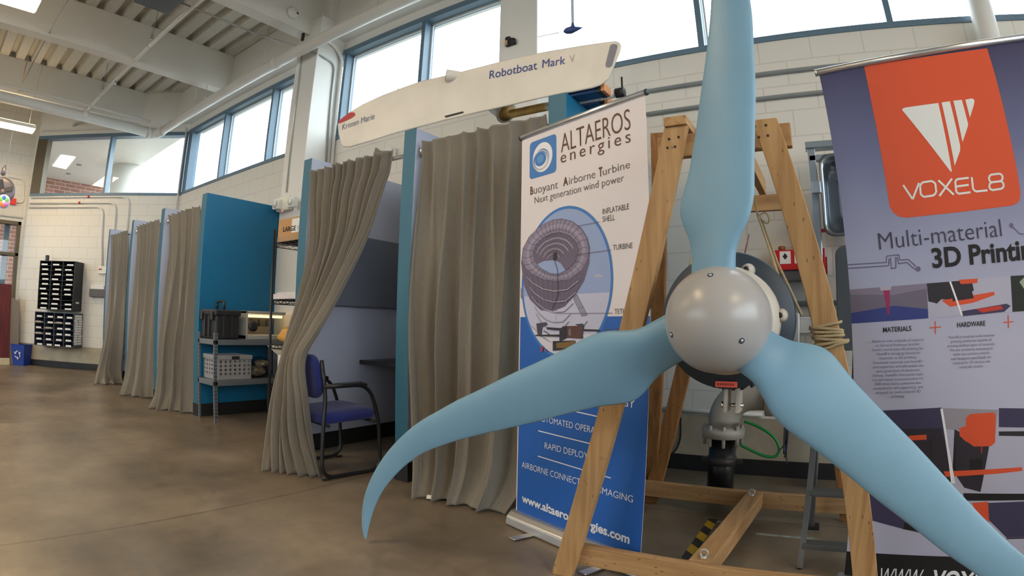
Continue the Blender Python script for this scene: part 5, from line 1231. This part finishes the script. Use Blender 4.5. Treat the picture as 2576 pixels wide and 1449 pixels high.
# horn / gauge items on the wall above the curtain
sh_ = onY(957, 386, 3.9); wh = thing('wall_horn', sh_, 'small round horn on the wall above the gathered curtain', 'horn')
MB().lathe([(0, .022), (.06, .03), (.12, .062), (.125, .062), (.10, .03)], sh_ + Vector((.03, .06, 0)), (-.55, -.83, 0), 22).build('bell', mat('horn_tan', rgb(150, 140, 122)[:3], .5), wh)
MB().box(sh_ + Vector((.03, .0, -.05)), sh_ + Vector((.16, .085, .05))).build('body', M_white, wh, bevel=.008)
o = MB().box(onY(855, 420, 3.93), onY(935, 396, 3.96)).build('valve_panel', mat('valve_grey', rgb(176, 172, 160)[:3], .5, var=.5, vscale=26)); tag(o, 'grey strip of wall fittings just above the gathered curtain', 'fittings')
for k in range(3):
    q = onY(876 + k * 24, 411 - k * 6, 3.92); o = MB().box(q - Vector((.02, .02, .03)), q + Vector((.02, .02, .03))).build('outlet_block', M_black, bevel=.006); tag(o, ['left', 'middle', 'right'][k] + ' small black block on the grey fittings strip above the gathered curtain', 'block')

# ------------------------------------------------------------------ things on the end wall
def cabinet(x0, x1, z0, z1, dep, cols, lev, label, m, missing=(), top_shelf=False, deco=False):
    t = thing('pigeonhole_unit', E((x0 + x1) / 2, 0, z0), label, 'pigeonholes')
    th = .012; b = MB()
    ebox(b, x0, x1, .004, .014, z0, z1); ebox(b, x0, x0 + th, .004, dep, z0, z1); ebox(b, x1 - th, x1, .004, dep, z0, z1); ebox(b, x0, x1, .004, dep, z1 - th, z1); ebox(b, x0, x1, .004, dep, z0, z0 + th)
    b.build('case', m, t, bevel=.002)
    w = (x1 - x0) / cols
    for c in range(1, cols): b = MB(); ebox(b, x0 + c * w - .006, x0 + c * w + .006, .014, dep - .004, z0 + th, z1 - th); b.build('divider', m, t)
    h = (z1 - z0) / lev
    b = MB()
    for k in range(1, lev): ebox(b, x0 + th, x1 - th, .014, dep - .008, z0 + k * h - .003, z0 + k * h + .003)
    shelves = b.build('shelves', m, t)
    rnd = random.Random(cols * 7 + lev)
    for c in range(cols):
        for k in range(lev):
            if (c, k) in missing: continue
            cx = x0 + (c + .5) * w + rnd.uniform(-.03, .03); zz = z0 + k * h + (.006 if k else .012)
            b = MB(); ebox(b, cx - w * .26, cx + w * .26, dep - .008, dep - .003, zz, zz + h * .30); b.build('name_tag', M_paper, shelves)
    return t, w, h
M_pig = mat('dark_cabinet', rgb(40, 42, 48)[:3], .5); M_pig2 = mat('slate_cabinet', rgb(64, 70, 86)[:3], .5)
DEPC = .32
def em(px, py): return endw(px, py, DEPC)
(a1, b1), (a2, b2), (a3, b3) = em(101, 655), em(190, 657), em(93, 777)
t1, w1, h1 = cabinet(a2, a1, b3, b1, DEPC, 3, 10, 'upper black pigeonhole unit with three columns on the end wall', M_pig, missing=((0, 2),))
b = MB(); q = EC + EE * a2; ebox(b, a2 - .001, a2 + .0, .10, .22, b3 + .13, b3 + .16); b.build('side_label', M_paper, t1)
(a1, b1), (a2, b2), (a3, b3) = em(88, 783), em(187, 786), em(86, 868)
t2, w2_, h2 = cabinet(a2, a1, b3, b1, DEPC, 4, 6, 'lower slate pigeonhole unit with four columns and notes on its side', M_pig2)
rnd = random.Random(5)
for k in range(24):
    b = MB(); d0 = .02 + .14 * (k % 2) + rnd.uniform(0, .02); zz = b3 + .05 + (k // 2) * .045
    if d0 < DEPC - .14: ebox(b, a2 - .0015, a2 - .0002, d0, d0 + .13, zz, zz + .038); b.build('note', M_paper, t2)
for (c, k) in ((3, 4), (2, 3), (3, 2), (1, 4)):
    b = MB(); x = a2 + (c + .5) * w2_; ebox(b, x - .10, x + .10, .05, DEPC + .03, b3 + k * h2 + .01, b3 + k * h2 + .03); b.build('mail', mat('mail_tan', rgb(150, 140, 124)[:3], .7), t2)
s_, z_ = endw(119, 650, .15); cp = thing('small_clamp', E(s_, .15, z_), 'small dark clamp standing on the upper pigeonhole unit', 'clamp')
b = MB(); ebox(b, s_ - .03, s_ + .03, .12, .18, z_ - .055, z_ + .06); b.build('body', M_pig, cp, bevel=.01); b = MB(); ebox(b, s_ + .02, s_ + .06, .13, .17, z_ + .03, z_ + .06); b.build('jaw', M_galv, cp, bevel=.006)
(s0, z0), (s1, z1) = endw(225, 722, .08), endw(262, 748, .08)
hb = thing('wall_file', E(s0, .04, z0), 'grey wire file pocket with white papers on the end wall', 'file holder')
b = MB(); ebox(b, s1, s0, .004, .085, z1, z0 - .03); b.build('pocket', mat('mesh_grey', rgb(100, 98, 100)[:3], .6, bump=.6, bscale=120), hb, bevel=.01)
b = MB(); ebox(b, s1 + .02, s0 - .02, .02, .07, z1 + .05, z0 + .04); b.build('papers', M_paper, hb, bevel=.01); b = MB(); ebox(b, s1 - .02, s1, .004, .09, z1, z0 - .02); b.build('red_edge', M_red, hb)
s0, z0 = endw(255, 679, .04); cl = thing('call_box', E(s0, .03, z0), 'small white call box with red buttons left of the nearest partition', 'call box')
b = MB(); ebox(b, s0 - .09, s0 + .07, .004, .05, z0 - .07, z0 + .07); b.build('plate', mat('ivory_plastic', rgb(226, 222, 208)[:3], .4), cl, bevel=.006)
for ds in (.0, .035): MB().lathe([(0, .014), (.012, .012)], E(s0 + ds, .05, z0 + .01), EN, 12).build('button', M_red, cl)
b = MB(); ebox(b, s0 - .16, s0 - .09, .004, .055, z0 - .06, z0 + .06); b.build('junction_box', M_galv, cl, bevel=.004)

# recycling bin
BP = onZ(66, 917, 0) ; M_bin = mat('recycle_blue', rgb(28, 62, 148)[:3], .5)
d1_, d2_ = EE, EN
bn = thing('recycling_bin', BP, 'small blue recycling bin on the floor against the end wall', 'bin')
sB = (BP - EC).dot(EE)
def bq(s, d, z): return E(s, d, z)
bot = [bq(sB + .13, .05, 0), bq(sB - .13, .05, 0), bq(sB - .13, .27, 0), bq(sB + .13, .27, 0)]; tp = [bq(sB + .165, .03, .38), bq(sB - .165, .03, .38), bq(sB - .165, .30, .38), bq(sB + .165, .30, .38)]
mb = MB().hexa([bot[0], bot[1], bot[2], bot[3], tp[0], tp[1], tp[2], tp[3]]); mb.f.pop(1); mb.m.pop(1); mb.sm.pop(1); bbody = mb.build('body', M_bin, bn, solid=.006)
MB().tube([v + Vector((0, 0, 0)) for v in tp], .010, 6, closed=True).build('rim', M_bin, bbody)
pr2 = Plane(bq(sB + .13, .274, 0), -EE, (UP * .38 + EN * .03)); b = MB()
for k in range(3):                     # the three chasing arrows
    a = pi / 2 + k * 2 * pi / 3; c = (.13, .20); R1 = .085
    p = lambda r, an: (c[0] + r * cos(an), c[1] + r * sin(an))
    pr2.poly(b, [p(.085, a - .15), p(.062, a - .15), p(.052, a + .95), p(.078, a + 1.0)], .012); pr2.poly(b, [p(.100, a + .95), p(.035, a + .85), p(.068, a + 1.55)], .012)
b.build('recycling_symbol', M_print_white, bbody)

# reception counter, hanging rotor art and red wall box at far left
cpos = onZ(20, 905, 0); M_maroon = wood_mat('maroon_wood', rgb(110, 34, 38), rgb(72, 20, 26), 2)
cn_ = thing('counter', cpos, 'maroon fronted counter with a curved grey end at the far left', 'counter')
xA = -11.75; yA = onX(24, 880, xA).y; zt = onX(10, 714, xA).z
MB().box((xA - .03, yA - 1.4, .12), (xA, yA, zt)).build('front_panel', M_maroon, cn_, bevel=.004)
MB().box((xA - .03, yA - 1.4, 0), (xA + .004, yA, .125)).build('kick_plate', mat('cream_plate', rgb(206, 192, 156)[:3], .4), cn_)
yB = onX(47, 900, xA - .05).y; zB = onX(30, 748, xA).z
pl = [Vector((xA - .04, yA, 0))] + [Vector((xA - .04, yB, 0))] + [Vector((xA - .04, yB - (yB - yA) * (1 - cos(a)) * .9, zB - .22 + .22 * sin(a))) for a in [pi / 2 * k / 8 for k in range(9)]] + [Vector((xA - .04, yA, zB + .04))]
MB().prism(pl, (-.42, 0, 0)).build('end_panel', mat('counter_grey', rgb(136, 124, 112)[:3], .5), cn_, bevel=.004)
XG = -11.2; gc = onX(6, 480, XG); M_gun = mat('gunmetal', rgb(112, 104, 112)[:3], .4, metal=.5)
ha = thing('hanging_rotor', gc, 'grey fan disc with a bright colour wheel hanging at the far left', 'ornament')
MB().lathe([(-.04, .16), (-.035, .235), (0, .25), (.03, .235), (.035, .16)], gc, (1, 0, 0), 40).build('rim', M_gun, ha)
MB().lathe([(-.02, .0), (-.01, .17), (.01, .17), (.02, .08), (.04, .0)], gc, (1, 0, 0), 24).build('dished_plate', mat('gun_tan', rgb(150, 118, 100)[:3], .4), ha)
for k in range(4):
    a = k * pi / 2 + .3; c1 = gc + Vector((.05, cos(a) * .04, sin(a) * .04)); c2 = gc + Vector((.05, cos(a) * .2, sin(a) * .2)); MB().bar(c1, c2, .08, .006, (1, .3, .2)).build('vane', M_pig, ha)
u_ = onX(6, 440, XG); MB().lathe([(0, .0), (.03, .05), (.14, .045), (.22, .0)], u_ + Vector((.0, .0, -.02)), (0, .15, 1), 14).build('upper_vane', M_gun, ha)
MB().tube([gc + Vector((0, 0, .24)), Vector((gc.x, gc.y, ZC))], .004, 6).build('hanger', M_galv, ha)
wc = onX(9, 507, XG + .14); MB().lathe([(0, .125), (.006, .125)], wc, (1, 0, 0), 32).build('colour_wheel', mat('wheel_pale', rgb(206, 210, 226)[:3], .5), ha)
for k, cc in enumerate(((58, 120, 214), (110, 190, 120), (190, 120, 214), (236, 96, 78), (224, 150, 96), (120, 200, 90))):
    a = pi / 2 - k * pi / 3; MB().lathe([(.006, .040), (.010, .036), (.010, 0)], wc + Vector((0, cos(a) * .068, sin(a) * .068)), (1, 0, 0), 18).build('petal', mat('petal_%d' % k, rgb(*cc)[:3], .5), ha)
rb = onX(33, 507, XL + .03); o = MB().box(rb + Vector((-.03, -.06, -.06)), rb + Vector((.03, .06, .06))).build('alarm_box', mat('alarm_red', rgb(236, 40, 24)[:3], .4), bevel=.006); tag(o, 'small red alarm box on the wall beside the hanging rotor', 'alarm box')
conduit('cream conduit above the red alarm box at far left', [(XL + .03, onX(22, 445, XL).y, onX(22, 445, XL).z), (XL + .03, onX(60, 450, XL).y, onX(62, 452, XL).z), (XL + .03, onX(60, 500, XL).y, rb.z), (XL + .03, rb.y, rb.z)], .014, M_white, .1)
conduit('cream conduit along the wall over the entrance', [(XL + .03, -1.3, 2.80), (XL + .03, 1.52, 2.80)], .014, M_white, .1)

# ------------------------------------------------------------------ along the wall right of the turbine
sk_ = thing('steel_sink', onY(2060, 600, 3.8), 'stainless steel sink unit on a tall steel frame behind the tilted banner', 'sink')
a_, c_ = onY(2032, 362, 3.75), onY(2052, 640, 3.75); M_stain_s = mat('stainless', rgb(166, 178, 190)[:3], .3, metal=.85)
MB().box((a_.x - .01, 3.72, 0), (a_.x + .045, 3.78, a_.z)).box((a_.x + .75, 3.72, 0), (a_.x + .80, 3.78, a_.z)).build('upright', M_stain_s, sk_, bevel=.004)
MB().box((a_.x - .02, 3.70, a_.z - .045), (a_.x + .82, 3.80, a_.z)).box((a_.x, 3.72, a_.z - .13), (a_.x + .8, 3.78, a_.z - .09)).build('top_rail', M_stain_s, sk_, bevel=.004)
t0 = onY(2058, 400, 3.72); b0_ = onY(2070, 602, 3.72)
rows = []
for dy, ins in ((.0, 0), (.0, .02), (.10, .035), (.16, .06), (.18, .12)):
    x0_, x1_, z0_, z1_ = t0.x + ins, t0.x + .55 - ins, b0_.z + ins, t0.z - ins; r_ = .07
    ring = [Vector((p[0], 3.62 + dy, p[1])) for p in rr(x0_, z0_, x1_, z1_, r_)]; rows.append(ring + ring[:1])
mb = MB().grid(rows); mb.add(rows[-1][:-1], [tuple(range(len(rows[-1]) - 1))]); mb.build('basin', mat('basin_steel', rgb(130, 138, 146)[:3], .25, metal=.85), sk_, solid=.004)
MB().box((t0.x - .06, 3.60, b0_.z + .28), (t0.x - .0, 3.63, b0_.z + .36)).build('hinge', M_stain_s, sk_, bevel=.004)
rx = thing('red_cabinet', onY(2010, 680, 3.85), 'red wall box with white hazard labels and a dark tray below', 'cabinet')
r0, r1 = onY(1946, 622, 3.78), onY(2077, 676, 3.78)
rbox = MB().box((r0.x, 3.78, r1.z), (r1.x, 3.95, r0.z - .02)).build('box', M_red, rx, bevel=.004)
MB().box((r0.x + .05, 3.80, r1.z - .07), (r1.x - .0, 3.94, r1.z)).build('tray', mat('tray_grey', rgb(86, 88, 96)[:3], .4), rx, bevel=.004)
MB().lathe([(0, .025), (.03, .025), (.035, .02)], (r0.x + .05, 3.86, r0.z - .02), UP, 18).build('cap', mat('copper_cap', rgb(150, 92, 60)[:3], .4, metal=.5), rx)
pl_ = Plane((r0.x, 3.778, r1.z), (1, 0, 0), (0, 0, 1)); hh = r0.z - .02 - r1.z
b = MB(); pl_.poly(b, [(.04, hh * .3), (.115, hh * .3), (.115, hh * .92), (.04, hh * .92)], .001); pl_.poly(b, [(.14, hh * .3), (.20, hh * .3), (.20, hh * .85), (.14, hh * .85)], .001); b.build('label', M_paper, rbox)
b = MB(); pl_.poly(b, [(.06, hh * .66), (.077, hh * .5), (.094, hh * .66), (.077, hh * .84)], .002); b.build('hazard_diamond', M_black, rbox)
nz_ = thing('notice', onY(2070, 610, 3.96), 'white notice with a red heading on the wall beside the sink frame', 'notice')
n0, n1 = onY(2060, 576, 3.97), onY(2082, 690, 3.97)
MB().box((n0.x, 3.97, n1.z), (n1.x, 3.985, n0.z)).build('sheet', M_paper, nz_); MB().box((n0.x, 3.968, n0.z - .025), (n1.x, 3.971, n0.z)).build('heading', M_red, nz_); MB().box((n0.x, 3.968, n1.z), (n1.x, 3.971, n1.z + .12)).build('red_foot', M_red, nz_)
gp = thing('grey_panel', onY(2120, 880, 3.5), 'dark grey rounded screen panel half hidden behind the tilted banner', 'panel')
g0, g1 = onY(2100, 618, 3.5), onY(2135, 882, 3.5)
ring = rr(g0.x, g1.z, g0.x + .55, g0.z, .06); MB().prism([Vector((a, 3.5, z)) for a, z in ring], (0, .05, 0)).build('panel', mat('slate_plastic', rgb(74, 80, 84)[:3], .4), gp, bevel=.006)
MB().box((g0.x + .1, 3.51, 0), (g0.x + .14, 3.55, g1.z)).box((g0.x + .41, 3.51, 0), (g0.x + .45, 3.55, g1.z)).build('leg', M_black, gp)
kn = onY(1700, 1180, 3.6)
conduit('thin dark cable drooping behind the left legs of the wooden frame', [onY(1712, 1050, 3.97), onY(1713, 1100, 3.97), onY(1704, 1128, 3.965), onY(1688, 1144, 3.955)], .006, M_black, .2)
